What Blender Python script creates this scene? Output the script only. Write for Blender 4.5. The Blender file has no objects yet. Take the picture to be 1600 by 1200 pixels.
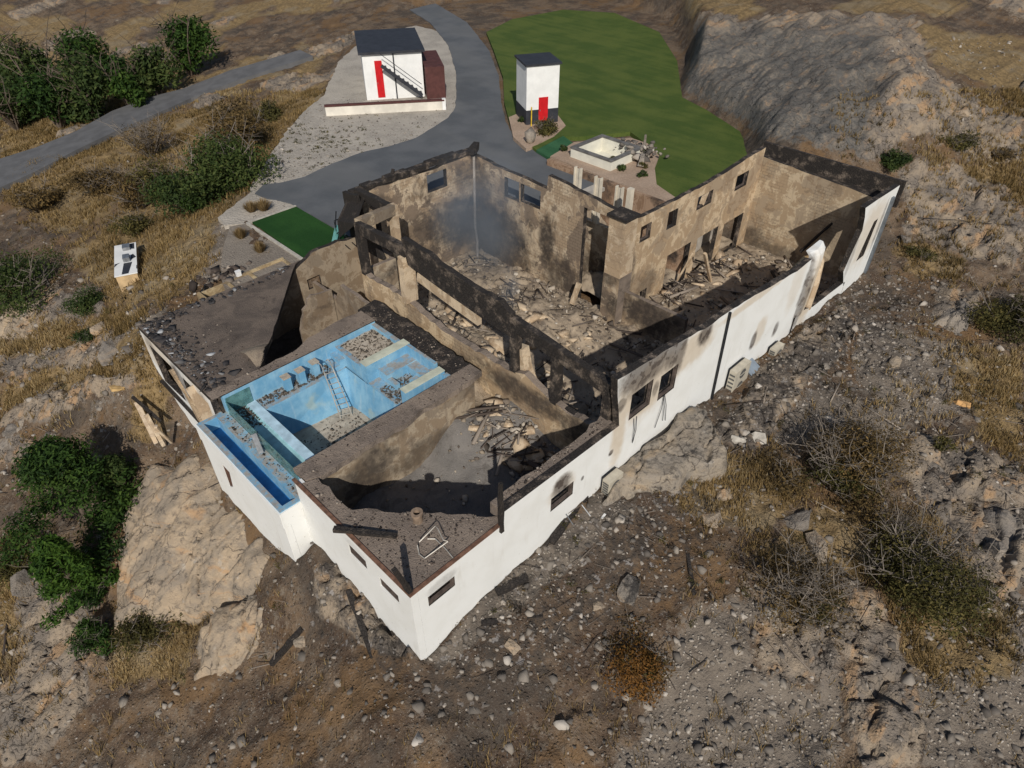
import bpy, bmesh, math, random
import numpy as np
from mathutils import Vector, Matrix
from mathutils.geometry import tessellate_polygon

SC = bpy.context.scene
COL = SC.collection
random.seed(7)
RNG = np.random.default_rng(11)

# ------------------------------------------------------------------ camera
F = 1064.0                       # focal length in pixels of a 1600 px wide frame
PITCH = math.radians(39.75)
CAM = np.array([-6.7376, -11.5403, 20.0])
cd = bpy.data.cameras.new('camera')
cd.sensor_width = 36.0
cd.lens = 36.0 * F / 1600.0
cd.clip_start = 0.1
cd.clip_end = 3000.0
cam = bpy.data.objects.new('camera', cd)
COL.objects.link(cam)
cam.location = CAM
cam.rotation_euler = (math.radians(90) - PITCH, 0.0, math.radians(-45))
SC.camera = cam

# ------------------------------------------------------------------ world and sun
SUN_TRAVEL = Vector((0.88, 1.0, -0.97)).normalized()
w = bpy.data.worlds.new('World')
SC.world = w
w.use_nodes = True
nt = w.node_tree
sky = nt.nodes.new('ShaderNodeTexSky')
sky.sky_type = 'NISHITA'
sky.sun_disc = False
sky.sun_elevation = math.asin(-SUN_TRAVEL.z)
sky.sun_rotation = math.atan2(-SUN_TRAVEL.x, -SUN_TRAVEL.y)
bg = nt.nodes['Background']
bg.inputs[1].default_value = 0.066
nt.links.new(sky.outputs[0], bg.inputs[0])
sl = bpy.data.lights.new('sun', 'SUN')
sl.energy = 3.75
sl.angle = math.radians(0.55)
sl.color = (1.0, 0.945, 0.865)
so = bpy.data.objects.new('sun', sl)
COL.objects.link(so)
so.rotation_euler = SUN_TRAVEL.to_track_quat('-Z', 'Y').to_euler()
so.location = (-20, -20, 40)
SC.view_settings.view_transform = 'Standard'
SC.view_settings.look = 'None'
SC.view_settings.exposure = 0.0
SC.view_settings.gamma = 1.0
SC.render.engine = 'CYCLES'
SC.cycles.use_denoising = True
SC.cycles.max_bounces = 6
SC.cycles.volume_step_rate = 3.0

# ------------------------------------------------------------------ survey helpers (a ray through a photo pixel met with a known plane)
S2 = 2 ** -0.5
FH = np.array([S2, S2, 0.0]); RT = np.array([S2, -S2, 0.0]); UP = np.array([0, 0, 1.0])
FW = FH * math.cos(PITCH) - UP * math.sin(PITCH)
UV = FH * math.sin(PITCH) + UP * math.cos(PITCH)
def ray(u, v): return FW * F + RT * (u - 800) - UV * (v - 600)
def P(u, v, z=0.0):
    r = ray(u, v); return CAM + r * ((z - CAM[2]) / r[2])
def onX(u, v, x):
    r = ray(u, v); return CAM + r * ((x - CAM[0]) / r[0])
def onY(u, v, y):
    r = ray(u, v); return CAM + r * ((y - CAM[1]) / r[1])
def XY(u, v, z=0.0):
    p = P(u, v, z); return (float(p[0]), float(p[1]))
def YZ(u, v, x):
    p = onX(u, v, x); return (float(p[1]), float(p[2]))
def XZ(u, v, y):
    p = onY(u, v, y); return (float(p[0]), float(p[2]))
def project(x, y, z):
    dx, dy, dz = x - CAM[0], y - CAM[1], z - CAM[2]
    d = dx * FW[0] + dy * FW[1] + dz * FW[2]
    d = np.where(d > 0.5, d, 0.5)
    return 800 + F * (dx * RT[0] + dy * RT[1]) / d, 600 - F * (dx * UV[0] + dy * UV[1] + dz * UV[2]) / d

# ------------------------------------------------------------------ numpy noise
def _h(ix, iy, s):
    n = (ix.astype(np.int64) * 374761393 + iy.astype(np.int64) * 668265263 + s * 974634777) & 0x7fffffff
    n = ((n ^ (n >> 13)) * 1274126177) & 0x7fffffff
    n = (n ^ (n >> 16)) & 0xffff
    return n / 65535.0
def vnoise(x, y, s=0):
    x = np.asarray(x, float); y = np.asarray(y, float)
    ix = np.floor(x); iy = np.floor(y)
    fx = x - ix; fy = y - iy
    fx = fx * fx * (3 - 2 * fx); fy = fy * fy * (3 - 2 * fy)
    a = _h(ix, iy, s); b = _h(ix + 1, iy, s); c = _h(ix, iy + 1, s); d = _h(ix + 1, iy + 1, s)
    return (a + (b - a) * fx) * (1 - fy) + (c + (d - c) * fx) * fy
def fbm(x, y, s=0, o=4):
    r = 0; a = 1.0; t = 0
    for k in range(o):
        r = r + a * vnoise(x, y, s + k * 17); t += a; a *= 0.5; x = x * 2.03 + 3.1; y = y * 2.03 - 1.7
    return r / t
def worley(x, y, s=0):
    x = np.asarray(x, float); y = np.asarray(y, float)
    ix = np.floor(x); iy = np.floor(y)
    f1 = np.full(x.shape, 9.0); f2 = np.full(x.shape, 9.0); idv = np.zeros(x.shape); cx = np.zeros(x.shape); cy = np.zeros(x.shape)
    for i in (-1, 0, 1):
        for j in (-1, 0, 1):
            px = ix + i + _h(ix + i, iy + j, s); py = iy + j + _h(ix + i, iy + j, s + 5)
            d = np.hypot(px - x, py - y)
            n = d < f1
            f2 = np.where(n, f1, np.minimum(f2, d))
            idv = np.where(n, _h(ix + i, iy + j, s + 9), idv)
            cx = np.where(n, px - x, cx); cy = np.where(n, py - y, cy)
            f1 = np.where(n, d, f1)
    return f1, f2, idv, cx, cy
def in_poly(u, v, poly):
    c = np.zeros(np.shape(u), bool); n = len(poly)
    for i in range(n):
        x1, y1 = poly[i]; x2, y2 = poly[i - 1]
        if y1 == y2: continue
        k = ((y1 > v) != (y2 > v)) & (u < (x2 - x1) * (v - y1) / (y2 - y1) + x1)
        c ^= k
    return c
def poly_dist(u, v, poly):
    d = np.full(np.shape(u), 1e9); n = len(poly)
    for i in range(n):
        x1, y1 = poly[i]; x2, y2 = poly[i - 1]
        ex, ey = x2 - x1, y2 - y1
        t = np.clip(((u - x1) * ex + (v - y1) * ey) / (ex * ex + ey * ey + 1e-9), 0, 1)
        d = np.minimum(d, np.hypot(u - x1 - t * ex, v - y1 - t * ey))
    return d
def soft(u, v, poly, width):
    d = poly_dist(u, v, poly)
    s = np.where(in_poly(u, v, poly), d, -d)
    return np.clip(0.5 + s / (2 * width), 0, 1)

# ------------------------------------------------------------------ material helpers
class Mat:
    def __init__(self, name):
        self.m = bpy.data.materials.new(name); self.m.use_nodes = True
        self.t = self.m.node_tree; self.b = self.t.nodes['Principled BSDF']; self.out = self.t.nodes['Material Output']
        self._geo = None
    def n(self, typ, **kw):
        nd = self.t.nodes.new('ShaderNode' + typ)
        for k, v in kw.items(): setattr(nd, k, v)
        return nd
    def link(self, a, b): self.t.links.new(a, b)
    def pos(self):
        if self._geo is None: self._geo = self.n('NewGeometry')
        return self._geo.outputs['Position']
    def val(self, sock, v):
        if isinstance(v, (int, float)): sock.default_value = v
        elif isinstance(v, tuple): sock.default_value = v if len(v) == len(sock.default_value) else (*v, 1.0)
        else: self.link(v, sock)
    def math(self, op, a, b=0.0, clamp=False):
        nd = self.n('Math', operation=op); nd.use_clamp = clamp
        self.val(nd.inputs[0], a); self.val(nd.inputs[1], b); return nd.outputs[0]
    def vm(self, op, a, b):
        nd = self.n('VectorMath', operation=op); self.val(nd.inputs[0], a); self.val(nd.inputs[1], b); return nd.outputs[0]
    def noise(self, scale, detail=4, vec=None, rough=0.55, dist=0.0):
        nd = self.n('TexNoise'); self.link(vec or self.pos(), nd.inputs['Vector'])
        nd.inputs['Scale'].default_value = scale; nd.inputs['Detail'].default_value = detail
        nd.inputs['Roughness'].default_value = rough; nd.inputs['Distortion'].default_value = dist
        return nd.outputs[0]
    def voro(self, scale, feature='DISTANCE_TO_EDGE', vec=None, out=0, rnd=1.0):
        nd = self.n('TexVoronoi', feature=feature); self.link(vec or self.pos(), nd.inputs['Vector'])
        nd.inputs['Scale'].default_value = scale; nd.inputs['Randomness'].default_value = rnd
        return nd.outputs[out]
    def rng(self, v, a, b, c=0.0, d=1.0, smooth=True):
        nd = self.n('MapRange'); nd.clamp = True
        if smooth: nd.interpolation_type = 'SMOOTHSTEP'
        self.val(nd.inputs[0], v)
        for i, q in enumerate((a, b, c, d)): nd.inputs[i + 1].default_value = q
        return nd.outputs[0]
    def mix(self, f, a, b, blend='MIX'):
        nd = self.n('Mix', data_type='RGBA', blend_type=blend)
        self.val(nd.inputs[0], f)
        for s, v in ((nd.inputs[6], a), (nd.inputs[7], b)): self.val(s, v)
        return nd.outputs[2]
    def ramp(self, f, stops):
        nd = self.n('ValToRGB'); self.link(f, nd.inputs[0]); e = nd.color_ramp.elements
        while len(e) < len(stops): e.new(0.5)
        for k, (p, c) in enumerate(stops): e[k].position = p; e[k].color = (*c, 1)
        return nd.outputs[0]
    def attr(self, name):
        nd = self.n('Attribute', attribute_name=name); return nd.outputs['Fac']
    def scaled(self, s):
        return self.vm('MULTIPLY', self.pos(), s)
    def bump(self, h, strength=0.5, dist=0.05):
        nd = self.n('Bump'); nd.inputs['Strength'].default_value = strength; nd.inputs['Distance'].default_value = dist
        self.link(h, nd.inputs['Height']); self.link(nd.outputs[0], self.b.inputs['Normal'])
    def done(self, col, rough=0.85, spec=0.3, metal=0.0):
        self.val(self.b.inputs['Base Color'], col)
        self.val(self.b.inputs['Roughness'], rough)
        self.b.inputs['Specular IOR Level'].default_value = spec
        self.b.inputs['Metallic'].default_value = metal
        return self.m

MATS = {}
def plain(name, c, rough=0.7, var=0.25, scale=3.0, metal=0.0, spec=0.3, bump=0.2):
    if name in MATS: return MATS[name]
    m = Mat(name); n = m.noise(scale, 6)
    col = m.mix(m.rng(n, 0.3, 0.7), tuple(q * (1 - var) for q in c), tuple(min(1, q * (1 + var)) for q in c))
    m.bump(m.noise(scale * 6, 4), bump, 0.02)
    MATS[name] = m.done(col, rough, spec, metal); return MATS[name]

def stain_sum(m, stains, wob=0.35):
    """stains: (x, y, z, rx, ry, rz, strength) soot marks, each where the fire left it"""
    wn = m.noise(1.6, 5)
    acc = None
    for (x, y, z, rx, ry, rz, s) in stains:
        d = m.vm('MULTIPLY', m.vm('SUBTRACT', m.pos(), (x, y, z)), (1 / rx, 1 / ry, 1 / rz))
        ln = m.n('VectorMath', operation='LENGTH'); m.link(d, ln.inputs[0])
        q = m.math('ADD', ln.outputs['Value'], m.math('MULTIPLY', m.math('SUBTRACT', wn, 0.5), wob * 2))
        q = m.math('MULTIPLY', m.rng(q, 1.0, 0.45), s)
        acc = q if acc is None else m.math('MAXIMUM', acc, q)
    return acc

def stucco():
    m = Mat('white_stucco')
    base = m.mix(m.rng(m.noise(0.9, 5), 0.35, 0.75), (0.775, 0.78, 0.76), (0.72, 0.72, 0.69))
    st = m.noise(1.0, 5, vec=m.scaled((2.6, 2.6, 0.35)))
    base = m.mix(m.rng(st, 0.58, 0.8, 0, 0.35), base, (0.52, 0.48, 0.42))
    heavy = stain_sum(m, [
        (12.7, 0, 2.7, 2.6, 3, 1.45, 0.97), (14.6, 0, 2.4, 1.1, 3, 1.1, 0.95), (11.1, 0, 1.6, .5, 3, .5, .8), (13.6, 0, 1.0, .3, 3, .6, .7), (15.2, 0, 2.2, 0.55, 3, 1.5, 0.9), (17.1, 0, 2.1, 0.75, 3, 0.85, 1.0),
        (7.6, 0, -0.45, 0.75, 3, 0.75, 1.0), (22.75, 0, -1.15, 0.4, 3, 0.75, 0.95), (25.4, 0, -1.75, 0.38, 3, 0.6, 0.9),
        (28.1, 0, -0.6, 0.75, 3, 3.4, 0.9), (10.8, 0, -0.95, 0.22, 3, 0.22, 1.0), (8.94, 0, -1.1, 0.14, 3, 0.18, 0.9),
        (1.35, 0, -0.55, 0.9, 3, 0.35, 0.35), (37.7, 0, 0.0, 0.35, 3, 2.5, 0.6), (34.3, 0, -0.5, 0.5, 3, 2.6, 0.45),
        (0, 18.2, -1.5, 3, 1.2, 1.8, 0.9), (0, 21.4, -0.7, 3, 0.8, 0.8, 0.5), (0, 15.6, -1.4, 3, 0.7, 1.3, 0.6),
        (0, 3.3, -0.5, 3, 0.9, 0.3, 0.15)])
    warm = stain_sum(m, [
        (11.2, 0, 0.4, 0.7, 3, 3.2, 0.8), (13.0, 0, 1.4, 3.2, 3, 2.0, 0.85), (16.2, 0, 1.7, 2.4, 3, 1.25, 0.8),
        (22.0, 0, 2.0, 5.0, 3, 0.35, 0.7), (23.3, 0, -0.8, 0.8, 3, 1.2, 0.6), (26.5, 0, 0.7, 1.0, 3, 2.4, 0.35),
        (29.0, 0, -1.0, 1.2, 3, 3.2, 0.9), (36.0, 0, 0.2, 2.5, 3, 2.9, 0.6), (7.6, 0, -0.7, 1.0, 3, 1.0, 0.55),
        (0, 20.5, -1.2, 3, 3.0, 1.6, 0.7), (0, 16.0, -1.3, 3, 1.9, 2.0, 0.55)])
    c = m.mix(warm, base, m.mix(m.noise(2.5, 5), (0.50, 0.40, 0.28), (0.66, 0.58, 0.47)))
    flake = m.rng(m.noise(2.2, 7), 0.50, 0.56)
    sootc = m.mix(m.noise(5, 4), (0.03, 0.026, 0.024), (0.15, 0.12, 0.10))
    c = m.mix(m.math('MULTIPLY', heavy, m.rng(flake, 0, 1, 0.80, 1.0)), c, sootc)
    c = m.mix(m.math('MULTIPLY', m.rng(m.noise(7.0, 2), 0.71, 0.74), 0.5), c, (0.25, 0.22, 0.19))
    m.bump(m.noise(14, 6), 0.25, 0.02)
    return m.done(c, 0.85, 0.25)

def burnt(name, axis, soot=0.45, pale=0.5, tone=(1, 1, 1), blocks=True, stains=(), patch=0.75):
    """fire-scoured plaster over blockwork: tan, pale and sooty patches; axis is the wall's normal"""
    m = Mat(name)
    tan = tuple(a * b for a, b in zip((0.33, 0.255, 0.175), tone)); pl = tuple(a * b for a, b in zip((0.47, 0.39, 0.285), tone))
    br = tuple(a * b for a, b in zip((0.155, 0.12, 0.092), tone))
    big = m.noise(0.42, 6, rough=0.62, dist=0.4)
    mid = m.math('ADD', m.noise(1.1, 6, rough=0.68, dist=0.5), m.math('MULTIPLY', m.math('SUBTRACT', m.noise(8.0, 3, rough=0.7), 0.5), 0.16))
    c = m.mix(m.rng(mid, 0.46, 0.53), tan, pl)
    c = m.mix(m.rng(m.math('ADD', big, m.math('MULTIPLY', m.math('SUBTRACT', mid, 0.5), 0.6)), 0.53 - 0.10 * pale + 0.05, 0.58 - 0.10 * pale + 0.05, 0, patch), c, br)
    s = m.rng(m.noise(0.30, 6, rough=0.6, dist=0.3), 0.74 - 0.42 * soot, 0.88 - 0.42 * soot)
    if stains: s = m.math('MAXIMUM', s, stain_sum(m, stains, 0.5))
    s = m.math('MULTIPLY', s, m.rng(m.noise(3.3, 6), 0.25, 0.6, 0.62, 0.97))
    c = m.mix(s, c, (0.033, 0.028, 0.026))
    streak = m.noise(1.0, 4, vec=m.scaled((5.0, 5.0, 0.4)))
    c = m.mix(m.rng(streak, 0.55, 0.75, 0, 0.4), c, br)
    h = m.noise(9, 6)
    if blocks:
        sep = m.n('SeparateXYZ'); m.link(m.pos(), sep.inputs[0])
        cmb = m.n('CombineXYZ')
        m.link(sep.outputs[1 if axis == 'x' else 0], cmb.inputs[0]); m.link(sep.outputs[2], cmb.inputs[1])
        bk = m.n('TexBrick'); m.link(cmb.outputs[0], bk.inputs['Vector'])
        bk.inputs['Scale'].default_value = 1.0; bk.inputs['Brick Width'].default_value = 0.42; bk.inputs['Row Height'].default_value = 0.21
        bk.inputs['Mortar Size'].default_value = 0.014; bk.inputs['Mortar Smooth'].default_value = 0.4
        show = m.rng(m.noise(0.5, 3), 0.45, 0.62, 0.0, 0.5)
        c = m.mix(m.math('MULTIPLY', bk.outputs['Fac'], show), c, (0.05, 0.042, 0.036))
        h = m.math('SUBTRACT', m.math('MULTIPLY', h, 0.6), m.math('MULTIPLY', bk.outputs['Fac'], show))
    m.bump(h, 0.6, 0.03)
    return m.done(c, 0.92, 0.15)

def charred(name='charred', light=0.35):
    m = Mat(name)
    c = m.mix(m.rng(m.noise(1.7, 6, rough=0.65), 0.56 - 0.1 * light, 0.74), (0.030, 0.025, 0.022), (0.20 * light + 0.06, 0.155 * light + 0.05, 0.12 * light + 0.04))
    c = m.mix(m.rng(m.voro(7.0), 0.0, 0.08, 0.6, 0.0), c, (0.008, 0.007, 0.007))
    m.bump(m.math('ADD', m.noise(11, 6), m.rng(m.voro(7.0), 0, 0.15)), 0.7, 0.03)
    return m.done(c, 0.8, 0.3)

def ash(name, a, b, d, speck=0.5):
    m = Mat(name)
    n1 = m.noise(0.55, 6, rough=0.65, dist=0.5); n2 = m.noise(4.5, 7, rough=0.7)
    c = m.mix(m.rng(n1, 0.36, 0.6), a, b)
    c = m.mix(m.rng(m.noise(0.8, 7, rough=0.7, dist=0.8), 0.52, 0.66, 0, 0.85), c, d)
    c = m.mix(m.rng(n2, 0.56, 0.72, 0, speck), c, (0.04, 0.034, 0.03))
    c = m.mix(m.rng(m.noise(9.0, 3), 0.66, 0.74, 0, speck), c, (0.50, 0.45, 0.38))
    m.bump(m.math('ADD', n2, m.noise(16, 5)), 0.8, 0.06)
    return m.done(c, 0.95, 0.1)

def pool_paint():
    m = Mat('pool_blue_paint')
    n = m.noise(1.2, 7, rough=0.65)
    c = m.mix(m.rng(n, 0.35, 0.65), (0.14, 0.335, 0.505), (0.245, 0.455, 0.60))
    st = m.noise(1.0, 5, vec=m.scaled((4, 4, 0.5)))
    c = m.mix(m.rng(st, 0.50, 0.75, 0, 0.5), c, (0.38, 0.52, 0.60))
    c = m.mix(m.rng(m.noise(0.7, 5), 0.56, 0.7, 0, 0.5), c, (0.42, 0.47, 0.36))
    geo = m.n('NewGeometry'); sep = m.n('SeparateXYZ'); m.link(geo.outputs['Normal'], sep.inputs[0])
    flat = m.rng(sep.outputs[2], 0.6, 0.9)
    dirt = m.math('MULTIPLY', flat, m.rng(m.noise(2.4, 8, rough=0.75), 0.40, 0.58, 0.1, 0.95))
    c = m.mix(dirt, c, m.mix(m.noise(6, 6), (0.16, 0.14, 0.12), (0.44, 0.41, 0.37)))
    m.bump(m.noise(12, 5), 0.25, 0.015)
    return m.done(c, 0.6, 0.35)

def rock_mat(name, a=(0.36, 0.30, 0.235), b=(0.23, 0.205, 0.185), warm=(0.42, 0.27, 0.155), warm_amt=0.5, char=0.0, strata=(0.25, 0.25, 1.6)):
    m = Mat(name)
    n = m.noise(0.7, 8, rough=0.65, dist=0.5)
    c = m.mix(m.rng(n, 0.36, 0.62), a, b)
    band = m.noise(1.6, 7, vec=m.scaled(strata), rough=0.6, dist=0.7)
    c = m.mix(m.rng(band, 0.55, 0.68, 0, warm_amt), c, warm)
    c = m.mix(m.rng(m.noise(2.4, 7, rough=0.78), 0.51, 0.64, 0, 0.72), c, (0.085, 0.076, 0.068))
    c = m.mix(m.rng(m.noise(1.3, 6), 0.62, 0.72, 0, 0.6), c, (0.48, 0.44, 0.38))
    cr = m.math('MULTIPLY', m.rng(m.voro(0.55, vec=m.vm('ADD', m.scaled((0.7, 1.5, 1.0)), m.vm('MULTIPLY', m.noise_col(1.5), (0.8, 0.8, 0.8)))), 0.0, 0.02, 0.85, 0.0), m.rng(m.noise(0.9, 3), 0.44, 0.58))
    c = m.mix(cr, c, (0.045, 0.038, 0.033))
    if char > 0:
        c = m.mix(m.math('MULTIPLY', m.rng(m.noise(1.4, 8, rough=0.75), 0.62 - 0.3 * char, 0.72 - 0.25 * char), 0.9), c, (0.04, 0.037, 0.035))
    m.bump(m.math('ADD', m.math('ADD', m.noise(2.6, 8, rough=0.7), m.math('MULTIPLY', band, 1.1)), m.math('MULTIPLY', m.noise(11, 6), 0.35)), 0.9, 0.14)
    return m.done(c, 0.9, 0.2)
def _noise_col(self, scale):
    nd = self.n('TexNoise'); self.link(self.pos(), nd.inputs['Vector']); nd.inputs['Scale'].default_value = scale; nd.inputs['Detail'].default_value = 4
    return nd.outputs[1]
Mat.noise_col = _noise_col

def leaf_mat(name, stops, transl=0.25):
    m = Mat(name)
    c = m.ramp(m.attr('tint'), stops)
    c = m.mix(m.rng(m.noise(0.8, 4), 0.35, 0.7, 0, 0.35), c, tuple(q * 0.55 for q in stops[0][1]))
    m.done(c, 0.75, 0.2)
    tr = m.n('BsdfTranslucent'); m.link(c, tr.inputs[0])
    mx = m.n('MixShader'); mx.inputs[0].default_value = transl
    m.link(m.b.outputs[0], mx.inputs[1]); m.link(tr.outputs[0], mx.inputs[2]); m.link(mx.outputs[0], m.out.inputs[0])
    return m.m

# ------------------------------------------------------------------ object helpers
def mesh_obj(name, verts, faces, mats, parent=None, midx=None, smooth=False, attrs=None):
    me = bpy.data.meshes.new(name)
    if isinstance(verts, np.ndarray): 
        v = np.ascontiguousarray(verts, dtype=np.float32)
        me.vertices.add(len(v)); me.vertices.foreach_set('co', v.ravel())
        f = np.ascontiguousarray(faces, dtype=np.int32); k = f.shape[1]
        me.loops.add(f.size); me.loops.foreach_set('vertex_index', f.ravel())
        me.polygons.add(len(f)); me.polygons.foreach_set('loop_start', np.arange(0, f.size, k, dtype=np.int32))
        me.update(calc_edges=True)
    else:
        me.from_pydata(verts, [], faces); me.update()
    for q in (mats if isinstance(mats, (list, tuple)) else [mats]): me.materials.append(q)
    if midx is not None: me.polygons.foreach_set('material_index', np.asarray(midx, dtype=np.int32))
    if smooth: me.polygons.foreach_set('use_smooth', np.ones(len(me.polygons), bool))
    for k, a in (attrs or {}).items():
        at = me.attributes.new(k, 'FLOAT', 'POINT'); at.data.foreach_set('value', np.asarray(a, np.float32))
    o = bpy.data.objects.new(name, me); COL.objects.link(o)
    if parent is not None: attach(o, parent)
    return o
def attach(o, parent):
    o.parent = parent
    o.matrix_parent_inverse = Matrix.LocRotScale(parent.location, parent.rotation_euler, parent.scale).inverted()
def tag(o, label=None, cat=None, group=None, kind=None):
    if label: o['label'] = label
    if cat: o['category'] = cat
    if group: o['group'] = group
    if kind: o['kind'] = kind
    return o
def empty(name, loc, label=None, cat=None, group=None):
    o = bpy.data.objects.new(name, None); COL.objects.link(o); o.location = loc
    o.empty_display_size = 0.3
    return tag(o, label, cat, group)
def struct(o): o['kind'] = 'structure'; return o

def emb(axis, c, s, t):
    if axis == 'x': return (c, s, t)
    if axis == 'y': return (s, c, t)
    return (s, t, c)
def plate(name, axis, c, thick, outer, holes=(), mats=None, parent=None):
    """a flat piece with real thickness: outline (and openings) in its plane, front at c, back at c+thick;
    mats = (front, back, edge)"""
    loops = [list(outer)] + [list(h) for h in holes]
    pts = [p for l in loops for p in l]
    tris = tessellate_polygon([[Vector((p[0], p[1], 0)) for p in l] for l in loops])
    n = len(pts)
    verts = [emb(axis, c, *p) for p in pts] + [emb(axis, c + thick, *p) for p in pts]
    faces = []; idx = []
    for t in tris: faces.append(tuple(t)); idx.append(0)
    for t in tris: faces.append(tuple(i + n for i in reversed(t))); idx.append(1)
    k = 0
    for l in loops:
        for i in range(len(l)):
            a = k + i; b = k + (i + 1) % len(l)
            faces.append((a, b, b + n, a + n)); idx.append(2)
        k += len(l)
    if not isinstance(mats, (list, tuple)): mats = [mats] * 3
    o = mesh_obj(name, verts, faces, mats, parent, idx)
    bm = bmesh.new(); bm.from_mesh(o.data); bmesh.ops.recalc_face_normals(bm, faces=bm.faces); bm.to_mesh(o.data); bm.free()
    return o
def ragged(pts, amp=0.08, step=0.35, seed=0):
    r = random.Random(seed); out = []
    for (a, b) in zip(pts[:-1], pts[1:]):
        L = math.hypot(b[0] - a[0], b[1] - a[1]); k = max(1, int(L / step))
        for i in range(k):
            t = i / k
            j = 0 if i == 0 else r.uniform(-amp, amp); j2 = 0 if i == 0 else r.uniform(-amp, amp) * .5
            dx, dy = (b[0] - a[0]) / L, (b[1] - a[1]) / L
            out.append((a[0] + (b[0] - a[0]) * t - dy * j + dx * j2, a[1] + (b[1] - a[1]) * t + dx * j + dy * j2))
    out.append(pts[-1])
    return out
def rect(a, b, c, d): return [(a, c), (b, c), (b, d), (a, d)]

BOXF = [(0, 1, 2, 3), (7, 6, 5, 4), (0, 4, 5, 1), (1, 5, 6, 2), (2, 6, 7, 3), (3, 7, 4, 0)]
class MB:
    """collects boxes, bars and tubes into one mesh"""
    def __init__(self): self.v = []; self.f = []
    def add(self, vs, fs):
        k = len(self.v); self.v += [tuple(map(float, q)) for q in vs]; self.f += [tuple(i + k for i in q) for q in fs]; return self
    def box(self, x0, x1, y0, y1, z0, z1):
        return self.add([(x0, y0, z0), (x1, y0, z0), (x1, y1, z0), (x0, y1, z0), (x0, y0, z1), (x1, y0, z1), (x1, y1, z1), (x0, y1, z1)],
                        [(3, 2, 1, 0), (4, 5, 6, 7), (0, 1, 5, 4), (1, 2, 6, 5), (2, 3, 7, 6), (3, 0, 4, 7)])
    def bar(self, a, b, w, h=None, seg=4, taper=1.0, rag=0.0, up=(0, 0, 1)):
        a = Vector(a); b = Vector(b); h = h or w
        d = (b - a).normalized(); s = d.cross(Vector(up))
        if s.length < 1e-3: s = d.cross(Vector((1, 0, 0)))
        s.normalize(); t = s.cross(d)
        k = max(1, seg if rag else 1); vs = []
        for i in range(k + 1):
            p = a.lerp(b, i / k); q = 1 + (taper - 1) * i / k
            for (e, g) in ((-1, -1), (1, -1), (1, 1), (-1, 1)):
                j = rag
                vs.append(p + s * (e * w / 2 * q * (1 + random.uniform(-j, j))) + t * (g * h / 2 * q * (1 + random.uniform(-j, j))))
        fs = [(3, 2, 1, 0)]
        for i in range(k):
            for e in range(4): fs.append((4 * i + e, 4 * i + (e + 1) % 4, 4 * i + 4 + (e + 1) % 4, 4 * i + 4 + e))
        fs.append((4 * k, 4 * k + 1, 4 * k + 2, 4 * k + 3))
        return self.add(vs, fs)
    def tube(self, pts, r, n=7, r2=None):
        pts = [Vector(p) for p in pts]; vs = []; fs = []
        K = len(pts)
        for i, p in enumerate(pts):
            d = (pts[min(i + 1, K - 1)] - pts[max(i - 1, 0)]).normalized()
            s = d.cross(Vector((0.13, 0.31, 0.94)));
            if s.length < 1e-3: s = d.cross(Vector((1, 0, 0)))
            s.normalize(); t = s.cross(d); rr = r + ((r2 if r2 is not None else r) - r) * i / (K - 1)
            for e in range(n):
                a = 2 * math.pi * e / n; vs.append(p + s * (math.cos(a) * rr) + t * (math.sin(a) * rr))
        for i in range(K - 1):
            for e in range(n): fs.append((i * n + e, i * n + (e + 1) % n, (i + 1) * n + (e + 1) % n, (i + 1) * n + e))
        fs.append(tuple(reversed(range(n)))); fs.append(tuple(range((K - 1) * n, K * n)))
        return self.add(vs, fs)
    def build(self, name, mat, parent=None, smooth=False):
        o = mesh_obj(name, self.v, self.f, mat, parent, smooth=smooth)
        bm = bmesh.new(); bm.from_mesh(o.data); bmesh.ops.recalc_face_normals(bm, faces=bm.faces); bm.to_mesh(o.data); bm.free()
        return o

def hull(seed, flat=0.7, n=13, box=0.6):
    r = random.Random(seed); pts = []
    for i in range(n):
        while True:
            p = Vector((r.uniform(-1, 1), r.uniform(-1, 1), r.uniform(-1, 1)))
            if 0.2 < p.length < 1.25: break
        if r.random() > box: p.normalize()
        pts.append((p.x, p.y * r.uniform(0.8, 1), p.z * flat))
    bm = bmesh.new()
    for p in pts: bm.verts.new(p)
    res = bmesh.ops.convex_hull(bm, input=bm.verts)
    bmesh.ops.delete(bm, geom=[e for e in res['geom_interior'] if isinstance(e, bmesh.types.BMVert)], context='VERTS')
    bmesh.ops.triangulate(bm, faces=bm.faces)
    bm.verts.ensure_lookup_table(); bm.verts.index_update()
    V = np.array([v.co[:] for v in bm.verts]); T = np.array([[v.index for v in f.verts] for f in bm.faces]); bm.free()
    return V, T
HULLS = [hull(100 + i, random.uniform(0.5, 0.9)) for i in range(14)]
def scatter(name, pts, sizes, mat, flat=0.0, parent=None, protos=None, aniso=None, tint=None):
    """many small pieces in one mesh: too many and too small to count"""
    protos = protos or HULLS; VV = []; TT = []; AT = []; k = 0
    n = len(pts); which = RNG.integers(0, len(protos), n); ang = RNG.uniform(0, 6.283, n)
    til = RNG.normal(0, 0.35, n) if flat == 0 else RNG.normal(0, flat, n)
    for i in range(n):
        V, T = protos[which[i]]
        c, s = math.cos(ang[i]), math.sin(ang[i]); ct, st = math.cos(til[i]), math.sin(til[i])
        R = np.array([[c, -s, 0], [s, c, 0], [0, 0, 1]]) @ np.array([[1, 0, 0], [0, ct, -st], [0, st, ct]])
        S = sizes[i] * (aniso[i] if aniso is not None else 1.0)
        VV.append((V * S) @ R.T + pts[i]); TT.append(T + k); AT.append(np.full(len(V), RNG.random())); k += len(V)
    return mesh_obj(name, np.vstack(VV), np.vstack(TT), mat, parent, attrs={'tint': np.concatenate(AT)})

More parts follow.
